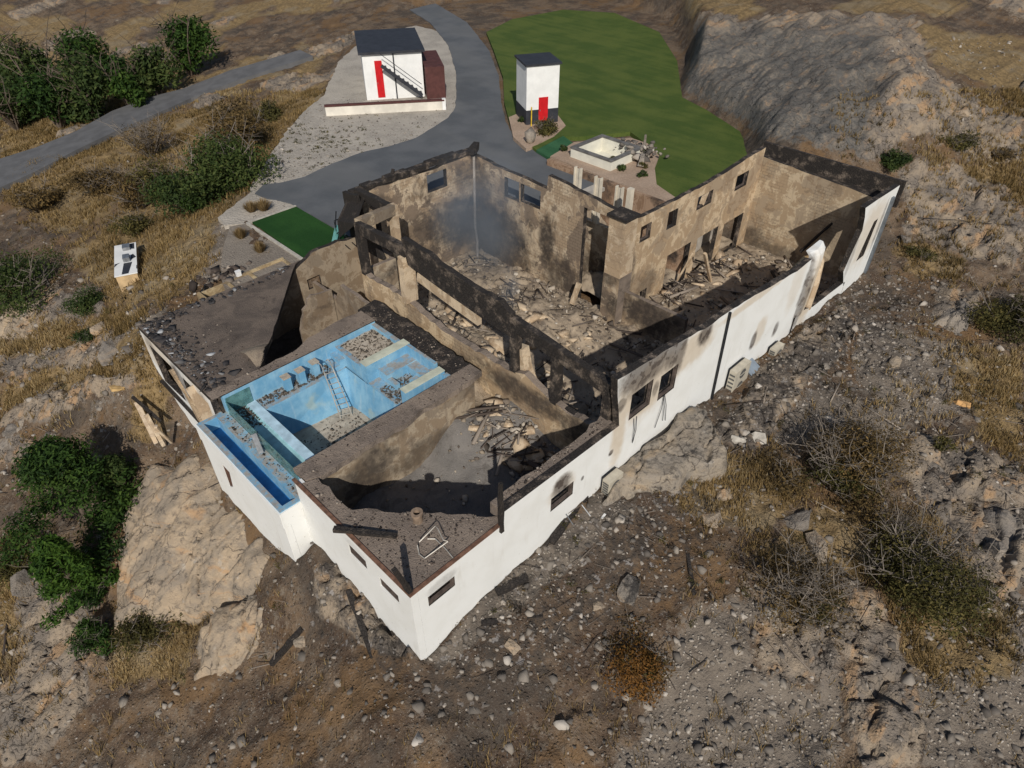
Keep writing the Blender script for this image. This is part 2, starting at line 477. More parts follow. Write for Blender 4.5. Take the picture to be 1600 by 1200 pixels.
# ================================================================== TERRAIN
CTRL = np.array([
    (0.2, -0.5, -4.15), (4.8, -0.5, -3.55), (9.5, -0.5, -2.85), (14, -0.5, -2.7), (19.3, -0.5, -3.05), (28, -0.5, -3.2), (37.4, -0.5, -3.6),
    (42, -8, -3.3), (50, -3, -1.6), (42, 3, -1.2), (43, 8, 0.6), (55, 8, 2.4), (62, -12, -1.5), (30, -10, -4.4), (16, -16, -5.2), (5, -6, -4.9),
    (0, -5, -5.0), (-3, -1, -5.0), (-0.8, 5.8, -4.3), (-1.6, 7, -5.0), (-1.3, 11.5, -5.7), (-1.2, 14.3, -5.7), (-3.5, 13, -7.8), (-3.2, 9.2, -7.4), (-2.6, 5.2, -6.2), (-4.2, 5, -7.4), (-0.6, 17, -5.4), (-0.5, 19.6, -5.3),
    (-0.5, 21.6, -3.7), (0.3, 23.4, -1.9), (3, 33, -3.2), (-3.3, 43, -7), (-7.7, 30, -9), (-5.6, 22.6, -8), (-6.5, 17, -8.2), (-5.5, 8.3, -8.4),
    (-12, 17, -11), (-14, 13, -12), (-10, 0, -10), (5, -20, -6.5), (8, 74, -7), (24, 73, -5), (3, 67, -7), (10, 80, -8), (16, 60, -5),
    (9, 23.4, -0.5), (10, 30, -0.5), (25, 44, -0.5), (34, 37, -0.5), (38, 29, -0.5), (32, 27, -0.5), (52, 25, -0.4), (45, 15, -0.3), (36, 12, -0.5),
    (7.3, 31.5, -1.3), (5, 25, -1.2), (28, 48, -0.7), (20, 47, -2.0), (48, 44, 0.0), (60, 60, 1.0), (100, 20, 6), (20, 120, -10), (-40, 60, -22),
    (-50, 0, -32), (0, -60, -25), (60, -60, -16), (120, 100, 9), (200, 200, 14), (-150, 150, -30), (150, -150, -30), (-200, -200, -60), (0, 300, -6), (300, 0, 8)])
_d = np.hypot(CTRL[:, None, 0] - CTRL[None, :, 0], CTRL[:, None, 1] - CTRL[None, :, 1])
_n = len(CTRL)
_A = np.zeros((_n + 3, _n + 3)); _A[:_n, :_n] = -np.sqrt(_d * _d + 0.6) + np.eye(_n) * -0.25
_A[:_n, _n] = 1; _A[:_n, _n + 1:] = CTRL[:, :2]; _A[_n, :_n] = 1; _A[_n + 1:, :_n] = CTRL[:, :2].T
_W = np.linalg.solve(_A, np.concatenate([CTRL[:, 2], [0, 0, 0]]))
def hbase(x, y):
    x = np.asarray(x, float); y = np.asarray(y, float); sh = x.shape; x = x.ravel(); y = y.ravel()
    z = _W[_n] + _W[_n + 1] * x + _W[_n + 2] * y
    for i in range(_n): z = z - _W[i] * np.sqrt((x - CTRL[i, 0]) ** 2 + (y - CTRL[i, 1]) ** 2 + 0.6)
    return z.reshape(sh)

ROCK = [  # bare bedrock, outlines as seen, width of the soft border
    ([(1030, 40), (1420, 40), (1470, 190), (1440, 235), (1330, 270), (1170, 232), (1100, 190), (1050, 150)], 10),
    ([(1400, 275), (1480, 265), (1560, 300), (1600, 330), (1600, 425), (1500, 400), (1420, 370)], 16),
    ([(1330, 470), (1345, 520), (1300, 570), (1230, 640), (1180, 700), (1110, 690), (1180, 590), (1250, 520)], 10),
    ([(1460, 450), (1530, 460), (1520, 510), (1450, 500)], 10),
    ([(1410, 690), (1470, 680), (1600, 740), (1640, 900), (1545, 950), (1480, 830), (1420, 760)], 16),
    ([(1310, 905), (1365, 925), (1430, 1060), (1440, 1200), (1340, 1200), (1300, 1000)], 12),
    ([(1180, 985), (1290, 960), (1310, 1040), (1250, 1080), (1190, 1050)], 30),
    ([(0, 475), (60, 450), (150, 455), (170, 490), (60, 525), (0, 530)], 8),
    ([(0, 640), (100, 605), (200, 585), (225, 605), (120, 640), (0, 668)], 8),
    ([(0, 690), (50, 680), (58, 705), (0, 725)], 6),
    ([(0, 560), (120, 545), (170, 520), (205, 530), (150, 565), (0, 600)], 10),
    ([(70, 880), (150, 930), (150, 1100), (60, 1200), (0, 1200), (30, 960)], 20),
    ([(485, 890), (560, 885), (655, 1040), (560, 1010), (490, 960)], 10),
    ([(1390, 150), (1480, 150), (1600, 180), (1600, 260), (1500, 250), (1440, 230)], 25),
]
GRASS = [  # dry grass
    ([(190, 330), (330, 200), (440, 150), (480, 60), (515, 150), (440, 215), (395, 290), (340, 350), (330, 400), (310, 440), (220, 480), (160, 470), (110, 400)], 18),
    ([(0, 60), (300, 60), (300, 160), (240, 190), (180, 330), (100, 370), (0, 300)], 20),
    ([(0, 520), (70, 500), (220, 480), (240, 560), (270, 620), (255, 690), (200, 690), (210, 600), (110, 600), (0, 650)], 18),
    ([(200, 560), (260, 600), (262, 670), (215, 640)], 8),
    ([(0, 860), (70, 850), (120, 1010), (60, 1070), (0, 1060)], 22),
    ([(1490, 560), (1600, 560), (1600, 720), (1520, 670)], 20), ([(1330, 850), (1480, 780), (1560, 920), (1580, 1060), (1440, 1060), (1380, 960)], 25),
    ([(1030, 740), (1180, 700), (1260, 760), (1200, 830), (1060, 800)], 24), ([(1430, 250), (1600, 250), (1600, 330), (1470, 290)], 20),
    ([(1400, 380), (1520, 390), (1480, 440), (1410, 430)], 18), ([(1180, 860), (1300, 780), (1400, 870), (1340, 920), (1230, 930)], 30),
    ([(180, 950), (260, 905), (330, 905), (310, 960), (300, 1060), (170, 1060)], 18)]
CHAR = [
    ([(640, 1035), (900, 790), (1120, 620), (1270, 470), (1380, 420), (1470, 440), (1400, 560), (1260, 640), (1180, 760), (1090, 900), (960, 1000), (760, 1100), (640, 1100)], 45),
    ([(470, 880), (560, 880), (660, 1035), (620, 1080), (480, 1010)], 16), ([(230, 640), (300, 690), (290, 715), (240, 700)], 8)]
PALE = [  # pale shattered stone
    ([(1080, 960), (1300, 900), (1340, 1060), (1290, 1210), (960, 1210), (1040, 1040)], 40), ([(1400, 900), (1620, 900), (1620, 1210), (1420, 1210)], 60), ([(1180, 640), (1260, 600), (1420, 640), (1400, 700), (1190, 700)], 30),
    ([(205, 490), (260, 490), (240, 590), (200, 620), (150, 650), (170, 590)], 14), ([(640, 1035), (800, 890), (940, 770), (1000, 790), (900, 880), (760, 980), (700, 1040)], 20),
    ([(1320, 480), (1500, 540), (1560, 640), (1400, 660), (1340, 600)], 26), ([(350, 330), (385, 360), (335, 440), (300, 430)], 8)]
COURT = [XY(*q, -0.4) for q in ((395, 352), (350, 340), (395, 285), (455, 205), (505, 150), (540, 70), (590, 20), (760, -10), (960, -10), (1060, 30), (1085, 90), (1068, 150), (1165, 210), (1172, 238), (1060, 330), (760, 330), (620, 420), (470, 405))]
COURT[-4:] = [(38.6, 9.2), (23.4, 9.2), (23.2, 22.2), (9.6, 22.45)]
FOOT = [[(0.12, 0.12), (38.75, 0.12), (38.75, 9.1), (23.2, 9.1), (23.2, 22.2), (0.12, 22.2), (0.12, 14.4), (-0.8, 14.2), (-0.8, 7.2), (0.12, 7.2)]]
SUNK = [(23.2, 9.1), (37.9, 9.1), (37.9, 10.7), (31.0, 10.7), (31.0, 17.5), (23.2, 17.5)]
def terrain(x, y, masks=False):
    x = np.asarray(x, float); y = np.asarray(y, float)
    z = hbase(x, y)
    cs = soft(x, y, COURT, 0.8)
    z = z * (1 - cs) + cs * -0.46
    u, v = project(x, y, z)
    uw = u + (fbm(x * 0.7, y * 0.7, 3) - 0.5) * 40; vw = v + (fbm(x * 0.7, y * 0.7, 8) - 0.5) * 34
    def zone(L):
        a = np.zeros(x.shape)
        for p, wd in L:
            lo = np.min(p, axis=0) - 60; hi = np.max(p, axis=0) + 60
            k = (uw > lo[0]) & (uw < hi[0]) & (vw > lo[1]) & (vw < hi[1])
            if k.any(): a[k] = np.maximum(a[k], soft(uw[k], vw[k], p, wd))
        return a
    r = zone(ROCK); r = np.maximum(r, np.clip((fbm(x * 0.16, y * 0.16, 51) - 0.60) * 9, 0, 1) * (np.hypot(x - 10, y - 10) > 45))
    r *= (1 - cs)
    # bedrock: tilted blocks parted by cracks, longer along x
    wx = x + (fbm(x * 0.5, y * 0.5, 21) - 0.5) * 1.6; wy = y + (fbm(x * 0.5, y * 0.5, 25) - 0.5) * 1.6
    f1, f2, idv, cx, cy = worley(wx * 0.42, wy * 0.72, 31)
    blocks = idv * 0.55 + cx * 0.35 * (idv - 0.3) + cy * 0.5 * (0.6 - idv) - 0.42 * np.clip(1 - (f2 - f1) / 0.10, 0, 1)
    g1, g2, idg, gx, gy = worley(wx * 1.3, wy * 1.9, 37)
    blocks = blocks + idg * 0.16 - 0.16 * np.clip(1 - (g2 - g1) / 0.14, 0, 1) + 0.10 * (fbm(x * 2.2, y * 2.2, 40) - 0.5)
    rough = (fbm(x * 0.45, y * 0.45, 61) - 0.5) * 0.7 + (fbm(x * 1.9, y * 1.9, 66) - 0.5) * 0.42
    hill = soft(uw, vw, ROCK[0][0], 60) * 2.0
    hs_ = soft(uw, vw, ROCK[0][0], 25)
    z = z + (1 - cs) * (rough * (1 - 0.5 * r) + r * blocks * (1 - 0.72 * hs_) + hs_ * (fbm(x * 0.22, y * 0.35, 77) - .5) * 2.4) + hill * (1 - cs) * (x > 38)
    # keep foot of the facades tidy, and dig the rooms out
    s = np.zeros(x.shape, bool)
    for p in FOOT: s |= in_poly(x, y, p)
    z = np.where(s, np.minimum(z, -6.4), z)
    k = in_poly(x, y, SUNK); z = np.where(k, np.minimum(z, np.interp(y, [9, 14.5, 17.4], [-4.9, -4.9, -4.2])), z)
    if not masks: return z
    g = zone(GRASS); g = np.maximum(g, np.clip((fbm(x * 0.11, y * 0.11, 71) - 0.42) * 6, 0, 1) * np.clip((np.hypot(x - 12, y - 8) - 38) / 10, 0, 1)) * (1 - r) * (1 - cs)
    return z, r, g, zone(CHAR), zone(PALE) * (1 - r)
def lichen(x, y, z):
    u, v = project(x, y, z); u = u + (fbm(x * .3, y * .3, 5) - .5) * 90; v = v + (fbm(x * .3, y * .3, 6) - .5) * 50
    return soft(u, v, [(1020, 40), (1380, 40), (1370, 190), (1330, 262), (1170, 232), (1050, 150)], 18) * (x > 36)
def Z1(x, y): return float(terrain(np.array([x]), np.array([y]))[0])
def ground(u, v, z0=-4.0):
    """the point of the ground seen through a pixel: march along the ray"""
    r = ray(u, v); r = r / np.linalg.norm(r)
    t = np.arange(12, 160, 0.15); q = CAM[None] + r[None] * t[:, None]
    h = terrain(q[:, 0], q[:, 1])
    k = np.argmax(q[:, 2] < h)
    return q[k]

def axis_lines(lo, hi, step, far_lo, far_hi, g=1.11, mid=None):
    a = list(np.arange(lo, hi + 1e-6, step)); s = step
    x = hi
    if mid:
        while x < mid[0]: x += mid[1]; a.append(x)
        s = mid[1]
    while x < far_hi: s *= g; x += s; a.append(x)
    s = step; x = lo
    while x > far_lo: s *= g; x -= s; a.insert(0, x)
    return np.array(a)
gx = axis_lines(-19, 45, 0.15, -500, 600, 1.10, (60, 0.35)); gy = axis_lines(-15, 33, 0.15, -500, 600, 1.10, (90, 0.45))
X, Y = np.meshgrid(gx, gy)
Zt, Rm, Gm, Cm, Pm = terrain(X, Y, True)
ny, nx = X.shape
ii = np.arange(ny * nx).reshape(ny, nx)
fc = np.stack([ii[:-1, :-1], ii[:-1, 1:], ii[1:, 1:], ii[1:, :-1]], -1).reshape(-1, 4)

def terrain_mat():
    m = Mat('hillside_ground')
    n1 = m.noise(0.5, 4, rough=0.65); n2 = m.noise(2.2, 5, rough=0.75); n3 = m.noise(7.0, 3, rough=0.75)
    soil = m.mix(m.rng(n1, 0.38, 0.62), (0.085, 0.058, 0.040), (0.168, 0.120, 0.080))
    soil = m.mix(m.rng(n2, 0.5, 0.68, 0, 0.7), soil, (0.21, 0.178, 0.14))
    soil = m.mix(m.rng(n3, 0.55, 0.72, 0, 0.55), soil, (0.035, 0.028, 0.022))
    soil = m.mix(m.rng(m.noise(16, 1), 0.64, 0.72, 0, 0.6), soil, (0.33, 0.30, 0.26))
    lf = m.noise(0.22, 4, rough=0.7)
    soil = m.mix(m.rng(lf, 0.52, 0.60, 0, 0.65), soil, m.mix(n3, (0.10, 0.058, 0.028), (0.24, 0.145, 0.068)))
    soil = m.mix(m.rng(lf, 0.47, 0.38, 0, 0.6), soil, m.mix(n3, (0.028, 0.024, 0.02), (0.11, 0.095, 0.08)))
    gr = m.mix(m.rng(n2, 0.35, 0.66), (0.285, 0.20, 0.098), (0.15, 0.105, 0.055))
    gr = m.mix(m.rng(m.noise(0.35, 2), 0.5, 0.66, 0, 0.7), gr, (0.25, 0.20, 0.13))
    gr = m.mix(m.rng(n3, 0.54, 0.72, 0, 0.5), gr, (0.07, 0.055, 0.028))
    ra = m.mix(m.rng(n1, 0.38, 0.60), (0.315, 0.252, 0.185), (0.185, 0.158, 0.132))
    ra = m.mix(m.rng(m.noise(0.9, 3, vec=m.scaled((0.5, 1.2, 1.0)), dist=0.0), 0.54, 0.66, 0, 0.75), ra, (0.40, 0.255, 0.14))
    ra = m.mix(m.rng(n2, 0.56, 0.68, 0, 0.6), ra, (0.10, 0.094, 0.088))
    wv = m.vm('ADD', m.pos(), m.vm('MULTIPLY', m.noise_col(1.3), (0.9, 0.9, 0.9)))
    crack = m.math('MULTIPLY', m.rng(m.voro(1.35, vec=wv), 0.0, 0.05, 0.8, 0.0), m.rng(n1, 0.40, 0.56))
    ra = m.mix(m.math('MULTIPLY', m.attr('lichen'), m.rng(n2, 0.34, 0.56, 0.35, 0.9)), ra, (0.115, 0.112, 0.105))
    ra = m.mix(crack, ra, (0.035, 0.03, 0.026))
    stonebits = m.rng(m.voro(5.5, 'F1'), 0.10, 0.34, 1.0, 0.0)
    pale = m.mix(stonebits, m.mix(n2, (0.13, 0.105, 0.085), (0.24, 0.205, 0.165)), m.mix(n3, (0.36, 0.31, 0.25), (0.50, 0.45, 0.38)))
    def mask(a, nz, k=0.9):
        return m.rng(m.math('ADD', a, m.math('MULTIPLY', m.math('SUBTRACT', nz, 0.5), k)), 0.36, 0.64)
    c = m.mix(mask(m.attr('pale'), n2, 1.3), soil, pale)
    c = m.mix(mask(m.attr('grass'), n2, 1.5), c, gr)
    c = m.mix(mask(m.attr('rock'), n2, 1.0), c, ra)
    ch = m.math('MULTIPLY', m.attr('char'), m.rng(m.math('ADD', m.math('MULTIPLY', n2, 0.6), m.math('MULTIPLY', n1, 0.4)), 0.40, 0.60))
    c = m.mix(m.math('MULTIPLY', ch, 0.86), c, (0.040, 0.035, 0.032))
    c = m.mix(m.math('MULTIPLY', m.attr('char'), m.rng(m.noise(3.1, 3), 0.60, 0.68, 0, 0.7)), c, (0.30, 0.28, 0.265))
    h = m.math('ADD', m.math('ADD', n2, m.math('MULTIPLY', n3, 0.6)), m.math('MULTIPLY', stonebits, 0.4))
    m.bump(h, 0.9, 0.14)
    return m.done(c, 0.95, 0.15)
TER = mesh_obj('hillside_terrain', np.stack([X, Y, Zt], -1).reshape(-1, 3), fc, terrain_mat(), smooth=True,
               attrs={'rock': Rm.ravel(), 'grass': Gm.ravel(), 'char': Cm.ravel(), 'pale': Pm.ravel(), 'lichen': lichen(X, Y, Zt).ravel()})
struct(TER)

# ------------------------------------------------------------------ courtyard sheets
def asphalt():
    m = Mat('asphalt'); n = m.noise(0.35, 6, rough=0.6)
    c = m.mix(m.rng(n, 0.35, 0.65), (0.088, 0.095, 0.104), (0.120, 0.126, 0.134))
    c = m.mix(m.rng(m.noise(0.12, 4, vec=m.scaled((1, 0.35, 1))), 0.5, 0.64, 0, 0.5), c, (0.150, 0.152, 0.152))
    c = m.mix(m.rng(m.noise(24, 3), 0.6, 0.75, 0, 0.35), c, (0.22, 0.215, 0.21))
    m.bump(m.noise(40, 3), 0.3, 0.01); return m.done(c, 0.9, 0.25)
def gravel(name, a, b, d, sc=4.0):
    m = Mat(name); n = m.noise(0.4, 6, rough=0.65)
    c = m.mix(m.rng(n, 0.36, 0.64), a, b)
    c = m.mix(m.rng(m.voro(sc, 'F1'), 0.1, 0.5, 0.55, 0.0), c, tuple(min(1, q * 1.45) for q in a))
    c = m.mix(m.rng(m.noise(sc * 1.6, 5, rough=0.7), 0.54, 0.7, 0, 0.6), c, d)
    m.bump(m.math('ADD', m.voro(sc * 1.6, 'F1'), m.noise(sc * 3, 4)), 0.9, 0.05); return m.done(c, 0.95, 0.15)
def lawn_mat(name, a, b):
    m = Mat(name); n = m.noise(0.28, 6, rough=0.6)
    st = m.noise(1.0, 3, vec=m.scaled((0.9, 0.10, 1)), dist=0.2)
    c = m.mix(m.rng(m.math('ADD', m.math('MULTIPLY', n, 0.6), m.math('MULTIPLY', st, 0.4)), 0.40, 0.60), a, b)
    c = m.mix(m.rng(m.noise(7, 6), 0.52, 0.7, 0, 0.45), c, tuple(q * 0.5 for q in a))
    m.bump(m.noise(25, 5), 0.8, 0.04); return m.done(c, 0.9, 0.15)
A_ = asphalt()
GRV = gravel('pale_gravel', (0.33, 0.30, 0.26), (0.43, 0.39, 0.335), (0.18, 0.165, 0.14))
BED = gravel('pink_gravel', (0.36, 0.265, 0.195), (0.43, 0.325, 0.245), (0.24, 0.18, 0.135), 6.0)
px = lambda L, z: [XY(u, v, z) for u, v in L]
yard = px([(350, 352), (340, 340), (370, 316), (392, 300), (396, 283), (418, 250), (448, 205), (478, 172), (505, 150), (530, 95), (575, 55), (650, 40), (730, 60), (760, 160), (700, 230), (470, 330), (430, 345), (395, 349)], -0.4)
struct(plate('gravel_yard', 'z', -0.40, -0.3, ragged(yard + [yard[0]], 0.12, 0.6, 3)[:-1], (), GRV))
drv = px([(398, 302), (412, 288), (440, 285), (476, 276), (520, 255), (565, 238), (610, 228), (650, 215), (680, 197), (700, 184), (711, 168), (713, 150), (712, 110), (700, 70), (672, 35), (640, 15), (680, 5), (730, 35), (765, 80), (780, 120), (783, 160), (790, 190), (800, 207), (830, 228), (857, 243)], -0.34)
drv += [(31.0, 22.2), (31.0, 17.5), (23.5, 17.5), (23.5, 22.75), (13.6, 22.75), (13.56, 29.35)] + px([(455, 318), (432, 312), (415, 310)], -0.34)
struct(plate('asphalt_driveway', 'z', -0.34, -0.3, ragged(drv + [drv[0]], 0.05, 0.8, 5)[:-1], (), A_))
TURF = lawn_mat('artificial_turf', (0.015, 0.055, 0.012), (0.025, 0.078, 0.017))
LAWN = lawn_mat('lawn_grass', (0.058, 0.092, 0.020), (0.092, 0.122, 0.028))
struct(plate('turf_square', 'z', -0.27, -0.2, [(10.0, 22.75), (13.45, 22.75), (13.45, 29.35), (10.2, 29.35)], (), TURF))
lw = px([(788, 160), (786, 120), (772, 80), (760, 50), (800, 30), (880, 15), (960, 20), (1030, 50), (1058, 95), (1066, 152), (1120, 180), (1168, 208), (1176, 228)], -0.12) + [(38.3, 10.8), (33.8, 10.8)] + px([(1052, 306), (1024, 288), (1020, 262), (1028, 245), (1012, 226), (985, 206), (900, 214), (878, 212), (838, 234), (800, 204)], -0.12)
struct(plate('lawn', 'z', -0.12, -0.4, lw, (), LAWN))
mt_ = px([(880, 212), (838, 234), (858, 246), (897, 224)], -0.08)
struct(plate('green_mat_path', 'z', -0.09, -0.2, mt_, (), lawn_mat('green_matting', (0.03, 0.10, 0.045), (0.045, 0.13, 0.06))))
bed = px([(860, 244), (897, 222), (985, 215), (1012, 224), (1030, 243), (1023, 262), (1026, 288), (1055, 308)], 0.05) + [(33.4, 10.8), (31.15, 10.8)]
_c = [P(893, 225, .75), P(944, 256, .75), P(998, 236, .75), P(956, 211, .75)]
_bx = ((_c[0][0] + _c[1][0]) / 2 + .1, (_c[2][0] + _c[3][0]) / 2 - .1, (_c[1][1] + _c[2][1]) / 2 + .1, (_c[0][1] + _c[3][1]) / 2 - .1)
struct(plate('gravel_planting_bed', 'z', 0.05, -0.5, bed, [rect(*_bx)], BED))
bed2 = px([(795, 183), (812, 176), (872, 180), (884, 196), (866, 212), (842, 224), (822, 232), (802, 214)], -0.06)
struct(plate('gravel_tower_bed', 'z', -0.06, -0.3, bed2, (), BED))
sand = px([(397, 350), (352, 385), (330, 440), (345, 450), (470, 403)], -0.32)
struct(plate('gravel_side_bed', 'z', -0.33, -0.4, [(9.75, 22.75), (9.95, 29.5), (8.9, 29.9), (7.2, 27.5), (6.0, 25.4), (5.2, 23.6), (5.2, 22.75)], (), gravel('dark_gravel', (0.21, 0.18, 0.15), (0.27, 0.235, 0.195), (0.12, 0.105, 0.09), 6)))
KERB = plain('kerb_stone', (0.42, 0.39, 0.34), 0.9, 0.2, 4)
k = MB(); k.box(9.78, 9.97, 22.8, 29.4, -0.6, -0.22); k.bar((9.85, 29.45, -0.35), (13.5, 29.45, -0.35), 0.14, 0.25); struct(k.build('turf_kerb', KERB))
# the road below the yard
rp = px([(0, 292), (60, 262), (150, 215), (230, 178), (300, 152)], -6.0)
rd = MB()
RDM = plain('road_asphalt', (0.115, 0.115, 0.118), 0.9, 0.15, 0.8)
RVa = []; 
for q, (u1, v1, u2, v2) in enumerate([(-260, 370, -260, 412), (-60, 292, -60, 330), (0, 265, 0, 302), (60, 240, 60, 274), (120, 212, 120, 242), (180, 186, 180, 213), (240, 163, 240, 187), (290, 144, 300, 160), (360, 118, 375, 131), (470, 84, 490, 95)]):
    a = ground(u1, v1); b = ground(u2, v2); RVa.append((a, b))
vs = []; fs = []
for q, (a, b) in enumerate(RVa):
    z = max(a[2], b[2]) + 0.45
    vs += [(a[0], a[1], z), (b[0], b[1], z), (a[0], a[1], z - 1.5), (b[0], b[1], z - 1.5)]
    if q: o_ = 4 * q; fs += [(o_ - 4, o_ - 3, o_ + 1, o_), (o_ - 3, o_ - 1, o_ + 3, o_ + 1), (o_ - 2, o_ - 4, o_, o_ + 2)]
struct(mesh_obj('road', vs, fs, RDM))

# ================================================================== THE BURNT HOUSE
STU = stucco()
B_XD = burnt('sooty_block_wall', 'x', 0.52, 0.62, (1.05, 1.02, 1.0), patch=.85, stains=[(23, 20, -3.0, 6, 5, 2.9, 0.8), (23, 13.8, -3.4, 6, 2.0, 2.2, 0.8), (23, 21.5, 0.6, 6, 1.6, 2.4, 0.8), (23, 19.5, -2.2, 6, 3.6, 2.6, 0.9), (23, 15.2, -1.2, 6, 0.9, 2.6, 0.95), (23, 7, -2.9, 5, 3.2, 1.6, 0.85), (23, 9.5, -1.2, 5, 1.0, 0.7, 0.8)])
B_Y = burnt('burnt_plaster_gable', 'y', 0.44, 0.65, (1.1, 1.06, 1.03), patch=.85, stains=[(18.5, 22, -1.2, 5.5, 6, 1.7, 0.55), (15, 22, 1.7, 1.6, 6, .7, .6), (21.5, 22, -1.6, 5, 6, 2.4, 0.85), (17, 22, -3.2, 4, 6, 2.0, 0.7), (22.4, 22, 1.4, 1.4, 6, 1.4, 0.6)])
B_YL = burnt('tan_plaster_wall', 'y', 0.16, 0.9, (1.2, 1.13, 1.04), blocks=False, patch=0.55, stains=[(26, 9, -3.0, 1.2, 3, 1.6, .45), (24, 9, -1.6, .6, 3, 2.5, .5)])
B_XL = burnt('far_tan_wall', 'x', 0.08, 0.8, (1.05, 1.02, 0.97), patch=0.5, stains=[(39, 8.6, -4.2, 3, 1.6, 1.2, 0.7), (39, 6.5, -4.6, 3, 3, 0.9, 0.7)])
B_P = burnt('pool_side_plaster', 'x', 0.22, 1.0, (1.25, 1.17, 1.06), patch=.6, stains=[(11, 5.5, -1.0, 3, 4.2, 0.9, 0.85), (11, 9.5, -1.8, 3, 1.6, 1.2, 0.6), (11, 1.8, -1.4, 3, 1.8, 1.2, 0.9)])
B_R = burnt('room_plaster', 'y', 0.5, 0.5, (0.82, 0.81, 0.81), blocks=False, patch=.5, stains=[(6.5, 7, -2.6, 3, 3, 1.0, .6), (3.0, 7, -2.2, 1.6, 3, 1.6, 0.8)])
CH = charred('charred_timber', 0.25)
CHB = charred('charred_beam', 0.85)
CAPM = charred('scorched_capping', 0.9)
SLAB = ash('scorched_slab', (0.185, 0.15, 0.125), (0.255, 0.205, 0.165), (0.12, 0.098, 0.082), 0.6)
DECK = ash('scorched_roof_membrane', (0.105, 0.086, 0.074), (0.165, 0.132, 0.108), (0.075, 0.062, 0.055), 0.3)
CONC = plain('concrete', (0.36, 0.33, 0.29), 0.9, 0.25, 1.5)
FRM = plain('scorched_frame', (0.09, 0.07, 0.06), 0.7, 0.4, 4)
PALEC = burnt('bare_pale_concrete', 'x', 0.08, 1.0, (1.25, 1.2, 1.15), blocks=False, patch=.25)
BLK = plain('black_metal', (0.02, 0.022, 0.026), 0.45, 0.3, 4, 0.3)
MET = plain('grey_metal', (0.30, 0.31, 0.32), 0.45, 0.2, 5, 0.7)

house = empty('burnt_house', (0, 0, -4.1), 'burnt-out roofless white stucco house with scorched tan interior walls', 'house')
def frame(wall, axis, c, s0, s1, z0, z1, t=0.09, d=0.12, mat=None):
    """a window's scorched frame, four bars set in the opening"""
    m = MB()
    for (a, b, e, g) in ((s0, s1, z0, z0 + t), (s0, s1, z1 - t, z1), (s0, s0 + t, z0 + t, z1 - t), (s1 - t, s1, z0 + t, z1 - t)):
        if axis == 'y': m.box(a, b, c, c + d, e, g)
        else: m.box(c, c + d, a, b, e, g)
    return m.build('window_frame', mat or FRM, wall)

# --- white facade along y = 0
top = [(0.302, -0.02), (4.38, -0.02), (4.42, 0.62), (7.5, 0.52), (11.15, 0.42), (11.0, 1.2), (10.75, 2.3), (10.62, 3.15)]
top += ragged([(10.62, 3.22), (12.6, 3.02), (14.7, 2.8), (16.4, 2.62), (17.0, 2.45), (18.8, 2.44), (20.9, 2.28), (23.0, 2.0), (26.0, 1.66), (27.6, 1.74)], 0.05, 0.5, 4)
outer = top + [(27.9, 0.4), (27.6, -1.4), (27.9, -6), (0.302, -6)]
holes = [rect(0.68, 1.9, -1.32, -0.76), rect(7.0, 8.36, -1.6, -0.82), rect(11.8, 13.3, 0.28, 1.72), rect(13.9, 15.2, 0.08, 1.5)]
fw_ = plate('facade_wall', 'y', 0.0, 0.34, outer, holes, (STU, B_Y, CAPM), house)
for (a, b, c, d) in ((0.68, 1.9, -1.32, -0.76), (7.0, 8.36, -1.6, -0.82), (11.8, 13.3, 0.28, 1.72), (13.9, 15.2, 0.08, 1.5)):
    frame(fw_, 'y', 0.05, a + .002, b - .002, c + .002, d - .002)
# thick ledge along the low roof edge
plate('wall_ledge', 'z', 0.47, -0.6, ragged([(4.45, 0.345), (11.1, 0.345)], 0, 3, 1) + ragged([(11.1, 0.95), (9.5, 0.72), (4.45, 0.8)], 0.08, 0.4, 2), (), SLAB, house)
# --- west facade, x = 0
w_o = [(0.0, -0.02), (0.0, -6), (7.24, -6), (7.24, -0.02)]
ww = plate('facade_wall', 'x', 0.0, 0.3, w_o, [rect(0.8, 1.93, -1.38, -0.8), rect(2.68, 3.82, -1.28, -0.64)], (STU, B_XD, STU), house)
frame(ww, 'x', 0.05, 0.802, 1.928, -1.378, -0.802); frame(ww, 'x', 0.05, 2.682, 3.818, -1.278, -0.642)
# capping strip of rusted flashing on the low parapet
cp = MB(); cp.box(-0.03, 4.36, -0.03, 0.12, 0.0, 0.05); cp.box(-0.03, 0.12, 0.12, 7.4, 0.0, 0.05)
cp.build('rusted_flashing', plain('rusty_flashing', (0.16, 0.085, 0.055), 0.8, 0.4, 5), house)
# --- far end of the facade, past the burst corner room
plate('facade_wall', 'y', 0.0, 0.34, [XZ(1330, 436, 0), XZ(1341, 441, 0), (38.9, -6), (38.9, 2.45), (37.6, 2.5), (35.4, 2.62), (33.7, 2.66), (34.2, 1.9), (34.6, 0.9), (34.1, -0.4), (33.8, -1.6), (34.2, -2.2), (35.0, -3.0), (35.0, -6), (36.5, -6)][2:12] + [(34.9, -3.2), (34.9, -6)],
      [[(35.6, -1.6), (36.7, -1.6), (36.9, 0.9), (36.3, 0.9)]], (STU, B_Y, CAPM), house)
sp = MB(); sp.box(38.05, 38.35, -0.16, -0.003, -3.9, 1.9); sp.build('downpipe_box', plain('grey_cladding', (0.16, 0.18, 0.20), 0.5, 0.2, 3, 0.3), house)
plate('sill_wall', 'y', 0.0, 0.34, [(27.95, -6), (34.85, -6), (34.85, -2.75), (32.5, -2.62), (30.3, -2.55), (29.2, -2.2), (27.95, -2.0)], (), (STU, SLAB, CAPM), house)
BKL = burnt('heat_buckled_stucco', 'y', 0.30, 1.0, (1.7, 1.7, 1.7), blocks=False, patch=.5)
